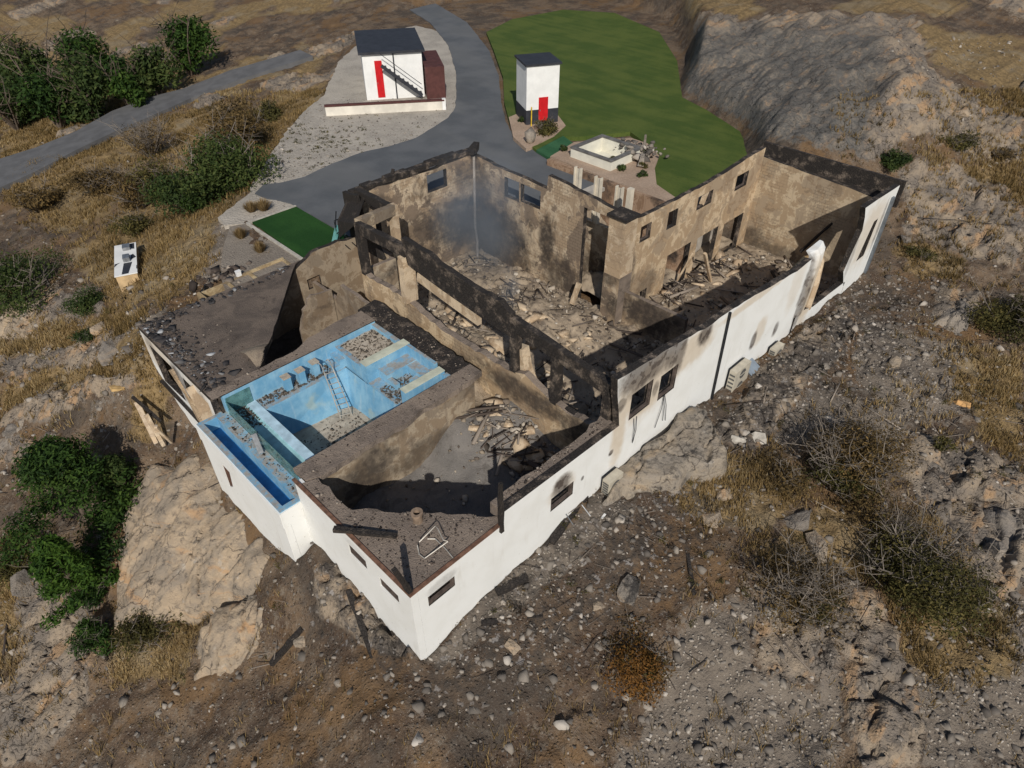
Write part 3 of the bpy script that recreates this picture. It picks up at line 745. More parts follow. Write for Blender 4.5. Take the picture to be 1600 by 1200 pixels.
# two heat-buckled strips of wall
for (pts, r0, mt, nm) in (([(28.5, 0.1, -2.2), (28.6, 0.05, -0.5), (28.9, 0.1, 0.8), (29.1, 0.2, 1.5), (29.15, 0.45, 1.72)], 0.85, STU, 'buckled_wall_strip'),
                          ([(29.9, 0.1, -2.5), (30.1, 0.15, -1.0), (30.5, 0.4, 0.3), (30.8, 0.9, 1.0)], 0.30, PALEC, 'buckled_wall_strip')):
    vs = []; fs = []
    for i, p in enumerate(pts):
        for (e, dd) in ((-1, 0), (-0.3, -0.16), (0.4, -0.12), (1, 0.06), (1, 0.26), (-1, 0.22)):
            vs.append((p[0] + e * r0, p[1] + dd, p[2] + random.uniform(-.05, .05)))
        if i:
            for e in range(6): fs.append(((i - 1) * 6 + e, (i - 1) * 6 + (e + 1) % 6, i * 6 + (e + 1) % 6, i * 6 + e))
    fs += [tuple(range(6)), tuple(range(len(vs) - 6, len(vs)))]
    o = mesh_obj(nm, vs, fs, mt, house)
    bm = bmesh.new(); bm.from_mesh(o.data); bmesh.ops.recalc_face_normals(bm, faces=bm.faces); bm.to_mesh(o.data); bm.free()
plate('plaster_sheet', 'y', 1.9, 0.12, ragged([(29.8, -2.9), (33.4, -2.9), (33.9, -1.2), (32.0, -0.6), (30.4, -0.9), (29.8, -2.9)], 0.12, 0.5, 9)[:-1], (), burnt('ochre_plaster', 'y', 0.05, 0.9, (1.15, 1.0, 0.72), blocks=False), house)
# --- far wall, x = 38.9, and its parapet trough
plate('end_wall', 'x', 38.62, 0.28, [(0.35, -6), (9.3, -6), (9.3, 1.85)] + ragged([(9.3, 1.85), (5, 1.6), (0.35, 1.3)], 0.03, 0.6, 5)[1:], (), (B_XL, STU, CAPM), house)
plate('parapet_wall', 'x', 39.9, 0.2, [(0.0, 0.6), (9.8, 0.6), (9.8, 2.35), (0.0, 2.35)], (), (CHB, STU, CAPM), house)
plate('parapet_gutter', 'z', 1.25, -0.2, rect(38.91, 39.89, 0.35, 9.6), (), CHB, house)
# --- north wall of the far wing, y = 9, two storeys of openings
hs = [rect(24.55, 25.6, 0.45, 1.5), [(27.35, 0.3), (28.4, 0.27), (28.35, 1.45), (27.35, 1.48)], rect(30.6, 32.35, 0.5, 1.42), rect(35.3, 36.85, 0.33, 1.4),
      rect(28.0, 30.7, -4.75, -1.75), rect(31.5, 34.1, -4.75, -1.8), rect(34.9, 37.5, -4.75, -1.95), rect(25.35, 26.1, -4.75, -3.3)]
nw = plate('wing_wall', 'y', 9.0, 0.32, [(23.55, -6), (38.6, -6), (38.6, 2.5)] + ragged([(38.6, 2.5), (37.2, 2.46), (34, 2.2), (31, 2.08), (27, 2.1), (23.55, 2.2)], 0.04, 0.5, 6)[1:], hs, (B_YL, STU, CAPM), house)
for h in (hs[0], hs[2], hs[3]): frame(nw, 'y', 9.16, h[0][0] + .002, h[2][0] - .002, h[0][1] + .002, h[2][1] - .002, 0.07, 0.1)
sh = MB(); sh.bar((31.6, 9.25, 0.52), (32.0, 9.25, 1.4), 0.35, 0.05); sh.build('broken_shutter', PALEC, nw)
# --- wall at x = 23.2 (main room east side) with the tall doorway
hx = [rect(17.75, 19.1, 0.65, 2.0), rect(15.85, 17.6, 0.75, 1.98), [(10.35, -4.7), (12.3, -4.7), (12.3, 2.12), (10.35, 2.12)]]
plate('main_room_wall', 'x', 23.2, 0.33, [(9.35, -6), (22.0, -6), (22.0, 2.62)] + ragged([(22.0, 2.62), (19.5, 2.45), (15.35, 2.3)], 0.04, 0.5, 8)[1:] + [(15.25, 3.2)] + ragged([(15.25, 3.2), (12.5, 2.95), (9.35, 2.62)], 0.04, 0.5, 9)[1:], hx, (B_XD, STU, CAPM), house)
for h in hx[:2]: pass
# pale block pier beside the doorway: each course is a piece
pier = plate('block_pier', 'x', 22.3, 1.2, [(8.55, -6), (9.75, -6), (9.75, -0.9), (8.55, -0.9)], (), (B_XD, B_XD, SLAB), house)
z = -0.9; r = random.Random(3)
while z < 2.3:
    h = 0.52
    b = MB(); j = r.uniform(0, 0.03)
    b.box(22.3 + j, 23.48, 8.56 + r.uniform(0, 0.03), 9.74 - r.uniform(0, .03), z + 0.012, z + h - 0.012)
    b.build('block_course', PALEC, pier); z += h
b = MB(); b.box(22.2, 23.5, 8.45, 9.85, z, z + 0.16); b.build('pier_cap', CAPM, pier)
plate('low_block_wall', 'x', 23.0, 0.28, [(4.2, -6), (8.54, -6), (8.54, -2.05), (4.2, -2.0)], (), (B_XD, B_XD, SLAB), house)
# --- north wall of the main room, y = 22
hn = [rect(19.1, 20.75, 1.2, 2.4)]
n_ = plate('gable_wall', 'y', 22.02, 0.34, [(13.7, -6), (23.5, -6), (23.5, 2.72)] + ragged([(23.5, 2.72), (19, 2.66), (13.7, 2.85)], 0.05, 0.5, 10)[1:], hn, (B_Y, STU, CAPM), house)
cp = MB()
for i in range(12):
    x0 = 13.6 + i * 0.83
    cp.box(x0, x0 + 0.82, 22.1 + r.uniform(-.05, .05), 22.62 + r.uniform(-.06, .06), 2.74 + r.uniform(-.04, .04), 3.02 + r.uniform(-.12, .12))
cp.build('charred_parapet', CHB, house)
b = MB(); b.bar((22.75, 21.85, 2.9), (23.9, 22.5, 3.1), 0.5, 0.3, 3, rag=.3); b.build('charred_roof_remnant', CH, house)
b = MB(); b.bar((16.6, 22.35, 2.95), (16.9, 22.45, 3.35), 0.18, 0.1); b.build('charred_roof_remnant', CH, house)
B_D0 = burnt('smoked_north_wall', 'y', 0.45, 0.4, (0.66, 0.64, 0.63), blocks=False, patch=.4)
# --- the lower north wall and returns of the west rooms
plate('lower_wall', 'y', 22.0, 0.3, [(0.31, -6), (13.68, -6), (13.68, 0.1)] + ragged([(13.68, 0.2), (11.4, 0.35), (10.2, 0.35), (9.3, -0.1), (8.6, -0.5), (7.8, -0.15), (6.0, -0.1), (0.31, -0.1)], 0.1, 0.5, 12)[1:], [rect(9.5, 10.4, -1.9, -1.2)], (B_D0, STU, CAPM), house)
# --- wall on the line x = 11 between pool terrace and main room, with the glazing beam on its posts
plate('terrace_wall', 'x', 11.0, 0.36, [(0.36, -6), (18.2, -6), (18.2, 0.2)] + ragged([(18.2, 0.2), (14.2, 0.35), (13.0, 0.0), (12.2, -0.15), (9.5, -0.25), (6.3, -0.15), (5.4, 0.2), (4.0, -0.3), (2.4, -0.5), (0.36, -0.2)], 0.09, 0.35, 14)[1:], (), (B_P, B_XD, SLAB), house)
b = MB(); b.bar((11.18, 18.1, 3.05), (11.18, 13.9, 3.18), 0.34, 0.62, 8, rag=0.07); b.build('charred_beam', CHB, house)
b = MB(); b.bar((11.18, 6.2, 2.6), (11.18, 0.35, 2.0), 0.34, 0.66, 8, rag=0.06); b.build('charred_beam', CHB, house)
plate('charred_fascia', 'x', 11.0, 0.3, [YZ(637, 414, 11), YZ(690, 453, 11), YZ(740, 488, 11), YZ(792, 524, 11), YZ(800, 527, 11)] + list(reversed(ragged([YZ(626, 372, 11), YZ(660, 392, 11), YZ(700, 422, 11), YZ(745, 452, 11), YZ(780, 470, 11), YZ(798, 492, 11)], 0.08, 0.35, 3))), (), (CHB, CHB, CH), house)
plate('pale_lintel', 'x', 11.06, 0.26, [YZ(650, 440, 11), YZ(690, 470, 11), YZ(745, 510, 11), YZ(745, 495, 11), YZ(690, 456, 11), YZ(650, 427, 11)], (), PALEC, house)
for (yy, wd, z0, z1, mt) in ((18.0, 0.42, 0.2, 3.3, CHB), (14.05, 0.75, 0.2, 2.9, PALEC), (6.15, 0.4, -0.1, 2.9, CHB), (3.6, 0.42, -0.5, 2.2, CHB), (0.72, 0.4, -0.3, 2.3, CHB)):
    b = MB(); b.bar((11.2, yy, z0), (11.2, yy, z1), 0.4, wd, 5, rag=0.08, up=(1, 0, 0)); b.build('post', mt, house)
b = MB(); b.bar((11.25, 3.3, -0.6), (11.25, 0.5, -0.75), 0.3, 0.3, 5, rag=.1); b.build('charred_rail', CH, house)
# bent pale pillar that slumped against the wall
b = MB(); b.bar((11.5, 6.15, 1.15), (11.55, 5.9, -0.1), 0.62, 0.5, 3, rag=.06, up=(1, 0, 0)); b.bar((11.55, 5.9, -0.1), (11.5, 5.2, -1.0), 0.62, 0.5, 3, rag=.06, up=(1, 0, 0)); b.build('slumped_pillar', PALEC, house)
# --- glazed corner: return beam, second post, side beam
b = MB(); b.bar((11.25, 18.25, 3.1), (13.9, 18.65, 2.95), 0.4, 0.6, 6, rag=.06); b.build('return_beam', burnt('sooty_beam', 'y', 0.3, 0.6, (0.9, 0.9, 0.9), blocks=False), house)
b = MB(); b.bar((13.95, 18.7, -3.5), (13.95, 18.7, 3.2), 0.42, 0.42, 6, rag=.05, up=(1, 0, 0)); b.build('post', PALEC, house)
b = MB(); b.bar((13.95, 18.9, 2.9), (13.8, 22.0, 2.95), 0.36, 0.55, 5, rag=.1); b.bar((13.9, 20.3, 0.2), (13.9, 20.3, 2.7), 0.3, 0.2, 4, rag=.1, up=(1, 0, 0)); b.build('side_beam', CH, house)
plate('charred_panel', 'x', 13.2, 0.25, ragged([(19.2, -0.2), (22.6, -0.4), (22.6, 3.0), (21.2, 3.2), (20.9, 1.4), (19.9, 0.9), (19.2, -0.2)], 0.12, 0.5, 3)[:-1], (), CH, house)
vs = [P(548, 298, 3.0), P(575, 296, 3.0), P(556, 350, 2.6), P(530, 372, 0.4), P(527, 345, 1.6)]
vs = [tuple(q) for q in vs] + [tuple(q + np.array([0.15, 0.2, -0.12])) for q in vs]
mesh_obj('hanging_roof_sheet', vs, [(0, 1, 2, 3, 4), (9, 8, 7, 6, 5)] + [(i, (i + 1) % 5, 5 + (i + 1) % 5, 5 + i) for i in range(5)], CH, house)
plate('low_side_wall', 'x', 13.45, 0.25, [(18.95, -6), (22.0, -6), (22.0, 0.0), (18.95, 0.1)], (), (B_XD, B_XD, SLAB), house)
plate('low_return_wall', 'y', 18.25, 0.25, [(11.37, -6), (13.44, -6), (13.44, 0.2), (11.37, 0.25)], (), (B_R, B_Y, SLAB), house)
# --- floors
plate('floor_slab', 'z', -5.4, -0.3, [(0.31, 0.35), (38.6, 0.35), (38.6, 8.98), (23.15, 8.98), (23.15, 21.98), (0.31, 21.98)], (), SLAB, house)
# --- roof remnant over the front corner
inner = [XY(785, 806), XY(760, 808), XY(735, 803), XY(700, 804), XY(650, 801), XY(600, 800), XY(575, 794), XY(551, 797), XY(520, 770), XY(497, 747)]
rf = plate('roof_slab', 'z', -0.001, -0.3, [(0.125, 0.125), (4.36, 0.125)] + ragged(inner, 0.09, 0.3, 6) + [(0.125, 7.0)], (), (SLAB, B_R, SLAB), house)
# --- room wall under the pool's edge and the broken ledge above it
plate('room_wall', 'y', 7.12, 0.3, [(0.31, -6), (9.4, -6), (9.4, -0.3)] + ragged([(9.4, -0.3), (6.5, -0.26), (3, -0.26), (0.31, -0.26)], 0.03, 0.5, 2)[1:], (), (B_R, B_R, SLAB), house)
# --- west block: its deck with the torn edge, its open facade
B_D = burnt('smoked_plaster', 'y', 0.5, 0.3, (0.62, 0.60, 0.60), blocks=False, patch=.4)
tear = [XY(412, 562), XY(420, 535), XY(433, 500), XY(444, 465), XY(455, 430), XY(462, 412)]
dk = [(0.0, 14.75), (0.0, 22.32)] + [(9.55, 22.32)] + list(reversed(ragged(tear, 0.04, 0.6, 2))) + [XY(405, 575)[0:1][0:1] and (XY(405, 575)[0], 14.75)]
dk = [q for q in dk if isinstance(q, tuple) and len(q) == 2]
plate('roof_deck', 'z', 0.0, -0.25, dk, (), (DECK, CH, CHB), house)
hw = [[(18.7, -2.9), (21.35, -3.1), (21.5, -0.75), (18.9, -0.75)], [(14.95, -3.0), (17.9, -3.0), (17.6, -0.7), (14.95, -0.7)]]
wb = plate('facade_wall', 'x', 0.0, 0.3, [(14.5, -6), (22.3, -6), (22.3, -0.255), (14.5, -0.255)], hw, (STU, B_XD, CAPM), house)
b = MB(); b.bar((-0.05, 18.9, -0.9), (0.05, 18.2, -2.1), 0.5, 0.16, 3, rag=.1, up=(1, 0, 0)); b.bar((0.05, 18.2, -2.1), (-0.1, 16.9, -3.3), 0.5, 0.16, 3, rag=.1, up=(1, 0, 0)); b.build('buckled_column', B_P, house)
b = MB(); b.bar((0.1, 16.3, -0.4), (0.15, 15.4, -2.4), 0.1, 0.9, 3, rag=.1, up=(1, 0, 0)); b.build('torn_lining', PALEC, house)
b = MB(); b.bar((-0.12, 21.6, -3.15), (-0.12, 15.0, -3.3), 0.14, 0.12, 10, rag=.2); b.build('charred_sill', CH, house)
a_, b_ = np.meshgrid(np.linspace(2.6, 6.0, 50), np.linspace(14.8, 17.4, 40)); q_ = P(398, 557, 0)
z_ = -.10 + .42 * np.exp(-((a_ - q_[0]) ** 2 / 1.3 + (b_ - q_[1]) ** 2 / .5)) + .06 * (fbm(a_ * 3, b_ * 3, 5) - .5)
mesh_obj('sand_drift', np.stack([a_, b_, z_], -1).reshape(-1, 3), np.array([[i * 50 + j, i * 50 + j + 1, i * 50 + j + 51, i * 50 + j + 50] for i in range(39) for j in range(49) if z_[i:i + 2, j:j + 2].max() > .004 and in_poly(a_[i, j], b_[i, j], dk)]), ash('tan_sand', (0.25, 0.20, 0.15), (0.32, 0.26, 0.195), (0.18, 0.145, 0.115), .4), house, smooth=True)
# wall inside the west rooms
plate('inner_partition', 'x', 9.75, 0.22, ragged([(15.35, -0.3), (18.6, -0.2), (19.4, -1.5), (21.9, -1.4)], 0.06, 0.4, 4) + [(21.9, -5.4), (15.35, -5.4)], (), (B_D, B_D, SLAB), house)
plate('partition_panel', 'y', 19.6, 0.16, [(7.3, -5.4), (9.7, -5.4), (9.7, -0.9)] + ragged([(9.7, -0.9), (8.4, -0.7), (7.7, -1.4), (7.3, -2.6)], 0.1, 0.3, 5)[1:], (), (B_D, B_D, SLAB), house)
# --- pale downstand posts on the court side and the retaining wall behind
for (u, v) in ((903, 262), (935, 277), (968, 292)):
    p = onX(u, v, 25.7); q = MB(); x0, y0, z1 = p
    q.box(x0 - .07, x0 + .16, y0 - .26, y0 - .17, -0.1, z1); q.box(x0 - .07, x0 + .16, y0 + .17, y0 + .26, -0.1, z1); q.box(x0 + .02, x0 + .07, y0 - .17, y0 + .17, -0.1, z1 - .08)
    q.build('steel_column', plain('cream_steel', (0.58, 0.52, 0.42), 0.7, 0.12, 2), house)
p = onX(1000, 305, 23.9); q = MB(); q.box(23.75, 24.05, 9.45, 9.75, 1.8, p[2] + 0.2); q.build('steel_column', MATS['cream_steel'], house)
plate('court_retaining_wall', 'x', 30.85, 0.28, [(9.4, -5.2), (22.3, -5.2), (22.3, 0.12), (9.4, 0.12)], (), burnt('stained_concrete', 'x', 0.5, 0.1, (0.75, 0.62, 0.58), blocks=False), house)
plate('court_retaining_wall', 'y', 10.62, .2, rect(31.14, 37.9, -5.2, -.1), (), MATS['stained'] if 'stained' in MATS else CONC, house)
plate('doorway_shade_wall', 'x', 25.6, .3, rect(9.5, 16.5, -5.2, -.1), (), B_XD, house)  # added wall: carries the columns, its dark face stands in for shade beyond the doorway
plate('court_slab', 'z', -0.35, -0.25, [(25.2, 16.6), (30.8, 16.6), (30.8, 17.6), (25.2, 17.6)], (), CONC, house)
# --- rain pipe on the facade, wall units
b = MB(); b.bar((19.0, -0.07, 2.42), (19.3, -0.07, -3.2), 0.11, 0.1); b.build('downpipe', BLK, house)
b = MB(); b.tube([(23.05, 21.85, 2.6), (22.95, 21.8, 0.5), (22.85, 21.75, -2.4), (22.6, 21.3, -3.3), (22.2, 20.9, -4.4)], 0.09); b.build('hanging_pipe', plain('ash_pipe', (0.30, 0.27, 0.24), 0.8), house)
for (x0, dx) in ((12.15, 0.12), (12.35, -0.05), (14.3, 0.3), (14.35, -0.35), (14.4, 0.45)):
    b = MB(); b.tube([(x0, -0.04, 0.2), (x0 + dx * .4, -0.12, -0.5), (x0 + dx, -0.08, -1.2 - abs(dx))], 0.015, 5); b.build('dangling_cable', BLK, house)

# ================================================================== SWIMMING POOL on the terrace
BLUE = pool_paint()
def pbox(name, x0, x1, y0, y1, z0, z1, mat=None, parent=None):
    b = MB(); b.box(x0, x1, y0, y1, z0, z1); return b.build(name, mat or BLUE, parent)
def dirt_mat():
    m = Mat('pool_sediment'); n = m.noise(1.1, 5, rough=0.7)
    c = m.mix(m.rng(n, 0.4, 0.6), (0.46, 0.405, 0.33), (0.35, 0.30, 0.24))
    c = m.mix(m.rng(m.noise(5, 5, rough=0.75), 0.55, 0.66, 0, 0.85), c, (0.07, 0.058, 0.05))
    m.bump(m.noise(9, 5), 0.5, 0.04); return m.done(c, 0.95, 0.1)
DIRT = dirt_mat()
pool = empty('swimming_pool', (4, 11, -3.2), 'drained light blue swimming pool with ash-covered floor on the house terrace', 'pool')
plate('coping', 'z', 0.012, -0.27, ragged([(0.35, 7.93), (9.9, 7.93)], 0, 20) + ragged([(9.9, 7.1), (9.2, 7.0), (7.4, 6.92), (6.3, 7.02), (5.5, 6.85), (3.4, 6.88), (2.2, 6.8), (0.9, 6.8), (0.35, 7.0)], 0.05, 0.3, 21), (), (SLAB, B_R, SLAB), pool)
plate('coping', 'z', 0.02, -0.05, ragged([(-0.0, 14.1), (8.9, 14.1)], 0, 20) + [(8.9, 15.0)] + ragged([(8.9, 15.35), (7.2, 15.4), (5.6, 15.2), (4.6, 14.74), (0.0, 14.74)], 0.06, 0.35, 22), (), (SLAB, CH, CHB), pool)
plate('walkway', 'z', -0.03, -0.3, [(8.86, 7.94), (8.86, 15.6)] + ragged([(10.1, 15.8), (10.15, 13), (10.0, 10.5), (9.95, 7.94)], 0.12, 0.3, 23), (), (charred('scorched_walkway', 0.8), CH, CH), pool)
pbox('basin_wall', 0.45, 8.9, 14.1, 14.4, -3.4, -0.033, parent=pool)
pbox('basin_wall', 0.45, 8.7, 7.6, 7.92, -3.4, -0.27, parent=pool)
def loft(name, T, zt, B, zb, mat, parent, floor=None):
    vs = [(*p, zt) for p in T] + [(*p, zb) for p in B]
    n = len(T); fs = [(i, (i + 1) % n, n + (i + 1) % n, n + i) for i in range(n)]
    return mesh_obj(name, vs, fs, mat, parent)
loft('basin_side', [(1.8, 7.93), (6.25, 7.93), (6.25, 13.15), (1.8, 13.15)], -1.1, [(1.95, 7.93), (6.1, 7.93), (5.88, 12.6), (1.95, 12.95)], -3.15, BLUE, pool)
gx_ = np.linspace(1.8, 6.15, 60); gy_ = np.linspace(7.8, 13.1, 66); Xp, Yp = np.meshgrid(gx_, gy_)
Zp = -3.12 + 0.06 * fbm(Xp * 1.5, Yp * 1.5, 5) + 0.05 * fbm(Xp * 6, Yp * 6, 6)
def grid_faces(n, m_):
    i = np.arange(n * m_).reshape(n, m_); return np.stack([i[:-1, :-1], i[:-1, 1:], i[1:, 1:], i[1:, :-1]], -1).reshape(-1, 4)
mesh_obj('basin_floor', np.stack([Xp, Yp, Zp], -1).reshape(-1, 3), grid_faces(66, 60), DIRT, pool, smooth=True)
pbox('shelf', 1.8, 6.25, 13.15, 14.1, -3.0, -1.1, parent=pool)
pbox('weir', 1.36, 1.8, 7.93, 14.1, -3.0, -1.06, plain('pale_weir', (0.42, 0.58, 0.68), 0.7, 0.2, 2), pool)
pbox('overflow_ledge', 0.52, 1.36, 7.6, 14.1, -3.0, -1.12, plain('teal_ledge', (0.30, 0.52, 0.55), 0.6, 0.2, 2), pool)
for (x0, y0) in ((3.35, 13.72), (4.1, 13.7), (4.93, 13.78)):
    b = pbox('bar_stool', x0 - .17, x0 + .17, y0 - .17, y0 + .17, -1.1, -0.36, parent=pool); pbox('stool_top', x0 - .2, x0 + .2, y0 - .2, y0 + .2, -0.36, -0.31, DIRT, b)
for (x0, zz) in ((6.0, -0.62), (5.65, -0.86)): pbox('step', x0, x0 + .35, 13.25, 14.1, -1.1, zz, parent=pool)
pbox('sun_ledge', 6.35, 8.86, 11.75, 14.1, -3.0, -0.36, parent=pool)
mesh_obj('ledge_silt', *(lambda a: (np.stack([a[0], a[1], -0.345 + 0.035 * fbm(a[0] * 3, a[1] * 3, 9)], -1).reshape(-1, 3), grid_faces(40, 40)))(np.meshgrid(np.linspace(6.6, 8.62, 40), np.linspace(12.05, 13.98, 40))), DIRT, pool, smooth=True)
pbox('ledge_rim', 8.62, 8.86, 11.75, 14.1, -0.36, -0.12, parent=pool)
pbox('spa_wall', 6.3, 8.9, 11.28, 11.75, -3.0, 0.0, parent=pool)
pbox('spa_floor', 6.25, 8.9, 7.93, 11.28, -3.0, -1.0, parent=pool)
pbox('spa_wall', 6.45, 8.75, 8.45, 8.85, -1.0, -0.05, parent=pool)
CRM = plain('bleached_coping', (0.50, 0.52, 0.42), .8, .15, 2)
pbox('wall_cap', 6.26, 8.92, 11.26, 11.77, 0.0, .03, CRM, pool); pbox('wall_cap', 6.42, 8.77, 8.43, 8.87, -.05, -.02, CRM, pool)
pbox('spa_bench', 6.9, 8.9, 10.55, 11.28, -1.0, -0.5, parent=pool)
pbox('spa_bench', 8.1, 8.9, 9.3, 10.55, -1.0, -0.55, parent=pool)
pbox('spa_bench', 6.9, 7.15, 9.9, 10.55, -1.0, -0.72, parent=pool)
pbox('spa_step', 8.4, 8.88, 8.85, 9.3, -1.0, -0.3, parent=pool); pbox('spa_step', 7.7, 8.1, 9.5, 9.9, -1.0, -0.75, parent=pool)
pbox('end_wall', 8.68, 8.86, 9.1, 11.28, -0.55, 0.02, parent=pool); pbox('end_wall', 8.6, 8.86, 7.93, 8.45, -1.0, -0.2, parent=pool)
scatter('pool_litter', np.array([(a, b, -1.0 + 0.03) if k_ < 500 else ((c, d, -1.08) if k_ < 1000 else ((e, g, -3.06) if k_ < 1500 else ((e2, g2, -0.31) if k_ < 1800 else (q1, q2, -1.1)))) for k_, (a, b, c, d, e, g, e2, g2, q1, q2) in enumerate(zip(
    RNG.uniform(6.3, 8.6, 2100), RNG.uniform(8.9, 10.5, 2100), RNG.uniform(1.8, 6.2, 2100), RNG.uniform(13.4, 14.05, 2100), RNG.normal(4.3, 0.9, 2100).clip(2.1, 5.6), RNG.normal(10.6, 1.0, 2100).clip(8.1, 12.1), RNG.uniform(6.5, 8.6, 2100), RNG.uniform(12, 14, 2100), RNG.uniform(.6, 1.3, 2100), RNG.normal(13.4, .5, 2100).clip(8, 14.05)))]),
    RNG.gamma(2.0, 0.014, 2100) + 0.015, plain('dark_litter', (0.09, 0.075, 0.06), 0.9, 0.5, 6), parent=pool)['kind'] = 'stuff'
# overflow trough outside the glass
TW = STU
pbox('trough_floor', -0.72, -0.04, 7.5, 14.3, -2.2, -1.75, plain('deep_blue_paint', (0.03, 0.17, 0.40), 0.5, 0.25, 2), pool)
pbox('trough_rim', -0.9, -0.66, 7.26, 14.5, -2.2, -1.1, parent=pool); pbox('trough_rim', -0.04, 0.48, 7.5, 14.3, -2.2, -1.1, parent=pool)
pbox('trough_rim', -0.66, 0.3, 7.26, 7.5, -2.2, -1.1, parent=pool); pbox('trough_rim', -0.66, 0.3, 14.3, 14.5, -2.2, -1.1, parent=pool)
plate('trough_wall', 'x', -0.97, 0.066, rect(7.2, 14.55, -2.0, -1.14), (), STU, pool); plate('trough_wall', 'x', -0.94, 0.3, [(7.22, -6.2), (14.5, -6.2), (14.5, -2.03), (7.22, -2.03)], [[(12.0, -2.35), (12.75, -2.35), (12.9, -4.0), (12.35, -3.6)]], STU, pool)
plate('trough_wall', 'y', 7.2, 0.055, rect(-0.9, -0.003, -2.0, -1.14), (), STU, pool); plate('trough_wall', 'y', 7.23, 0.3, rect(-0.63, -0.003, -6.2, -2.03), (), STU, pool)
plate('opening_lining', 'x', -0.9, 0.04, [(12.0, -2.35), (12.75, -2.35), (12.9, -4.0), (12.35, -3.6)], (), plain('brown_panel', (0.10, 0.05, 0.035), 0.7), pool)
def glass():
    m = Mat('tinted_glass'); m.done((0.42, 0.72, 0.66), 0.12, 0.5)
    tr = m.n('BsdfTransparent'); tr.inputs[0].default_value = (0.52, 0.84, 0.82, 1)
    gl = m.n('BsdfGlossy'); gl.inputs['Roughness'].default_value = 0.08
    df = m.n('BsdfDiffuse'); df.inputs[0].default_value = (0.22, 0.46, 0.45, 1)
    f = m.n('Fresnel'); f.inputs[0].default_value = 1.45
    a = m.n('MixShader'); m.link(m.rng(m.noise(3, 4), 0.3, 0.7, 0.25, 0.5), a.inputs[0]); m.link(tr.outputs[0], a.inputs[1]); m.link(df.outputs[0], a.inputs[2])
    b = m.n('MixShader'); m.link(f.outputs[0], b.inputs[0]); m.link(a.outputs[0], b.inputs[1]); m.link(gl.outputs[0], b.inputs[2])
    m.link(b.outputs[0], m.out.inputs[0]); return m.m
GL = glass()
for (a, b_) in ((7.62, 9.75), (9.78, 11.9), (11.93, 14.08)): pbox('glass_panel', 0.49, 0.512, a, b_, -1.1, -0.36, GL, pool)
pbox('glass_return', 0.515, 1.7, 14.06, 14.08, -1.1, -0.2, GL, pool)
# clip that slipped against the glass
b = MB(); b.bar(P(396, 678, -0.2), P(408, 708, -1.0), 0.22, 0.08); tag(b.build('fallen_metal_post', MET), 'short grey metal post leaning on the teal glass of the pool', 'post')
# ladder
lad = empty('pool_ladder', tuple(P(543, 652, -3.06)), 'pale metal ladder leaning from the drained pool floor to the shelf', 'ladder')
b0 = P(533, 655, -3.06); b1 = P(551, 650, -3.06); t0_ = onY(505, 578, 13.1); t1_ = onY(519, 573, 13.1)
LM = plain('ladder_metal', (0.45, 0.42, 0.37), 0.5, 0.2, 5, 0.4)
for (a, c) in ((b0, t0_), (b1, t1_)):
    d = (c - a); q = MB(); q.tube([a, a + d * 0.5, c, c + np.array([-.03, .05, 0.28]), c + np.array([-.05, .25, 0.34]), c + np.array([-.05, .42, 0.15])], 0.028, 7); q.build('rail', LM, lad)
for i in range(9):
    t = 0.07 + i * 0.105; q = MB(); q.tube([b0 + (t0_ - b0) * t, b1 + (t1_ - b1) * t], 0.022, 6); q.build('rung', LM, lad)

# ================================================================== ASH AND RUBBLE INSIDE THE ROOMS
ASH1 = ash('pale_ash', (0.25, 0.20, 0.15), (0.39, 0.315, 0.23), (0.13, 0.108, 0.09), 0.65)
ASH2 = ash('grey_ash', (0.155, 0.145, 0.135), (0.20, 0.185, 0.17), (0.11, 0.10, 0.09), 0.4)
def field(name, x0, x1, y0, y1, fz, mat, step=0.12, rough=0.25, seed=1):
    nx_ = int((x1 - x0) / step) + 2; ny_ = int((y1 - y0) / step) + 2
    a, b = np.meshgrid(np.linspace(x0, x1, nx_), np.linspace(y0, y1, ny_))
    z = fz(a, b) + rough * (fbm(a * 0.9, b * 0.9, seed) - 0.5) * 2 + rough * 0.55 * (fbm(a * 3.2, b * 3.2, seed + 3) - 0.5) * 2
    f1, f2, idv, cx, cy = worley(a * 1.9, b * 1.9, seed + 7); z = z + rough * 0.45 * (idv - 0.5 + cx * (idv - .5)) 
    o = mesh_obj(name, np.stack([a, b, z], -1).reshape(-1, 3), grid_faces(ny_, nx_), mat); o['kind'] = 'stuff'; return o
bump2 = lambda a, b, x, y, r, h: h * np.exp(-((a - x) ** 2 + (b - y) ** 2) / (r * r))
f_main = lambda a, b: -4.35 + bump2(a, b, 16.5, 11.5, 3.6, 1.0) + bump2(a, b, 19.5, 13, 3.0, 0.6) + bump2(a, b, 12.3, 9.5, 1.6, 2.6) + bump2(a, b, 12.4, 13, 1.6, 2.4) + bump2(a, b, 12.3, 5, 1.7, 2.2) + bump2(a, b, 12.6, 16.5, 1.5, 2.2) + bump2(a, b, 12, 1.5, 1.4, 1.8) + bump2(a, b, 20.5, 9.6, 2.0, 0.7)
f_front = lambda a, b: -3.5 + bump2(a, b, 10.6, 6.0, 2.4, 1.5) + bump2(a, b, 8.0, 7.2, 1.5, 1.1) + bump2(a, b, 10.4, 1, 1.8, 0.7) + bump2(a, b, 3, 7, 1.2, .5) + bump2(a, b, 10.4, 9.5, 1.2, 1.6) + bump2(a, b, 10.4, 13, 1.5, 1.6)
f_far = lambda a, b: -4.75 + bump2(a, b, 27, 7, 3.0, 0.6) + bump2(a, b, 33, 8.2, 3, 0.45) + bump2(a, b, 31, 1.5, 2.5, 1.3) + bump2(a, b, 25, 2, 3, .4)
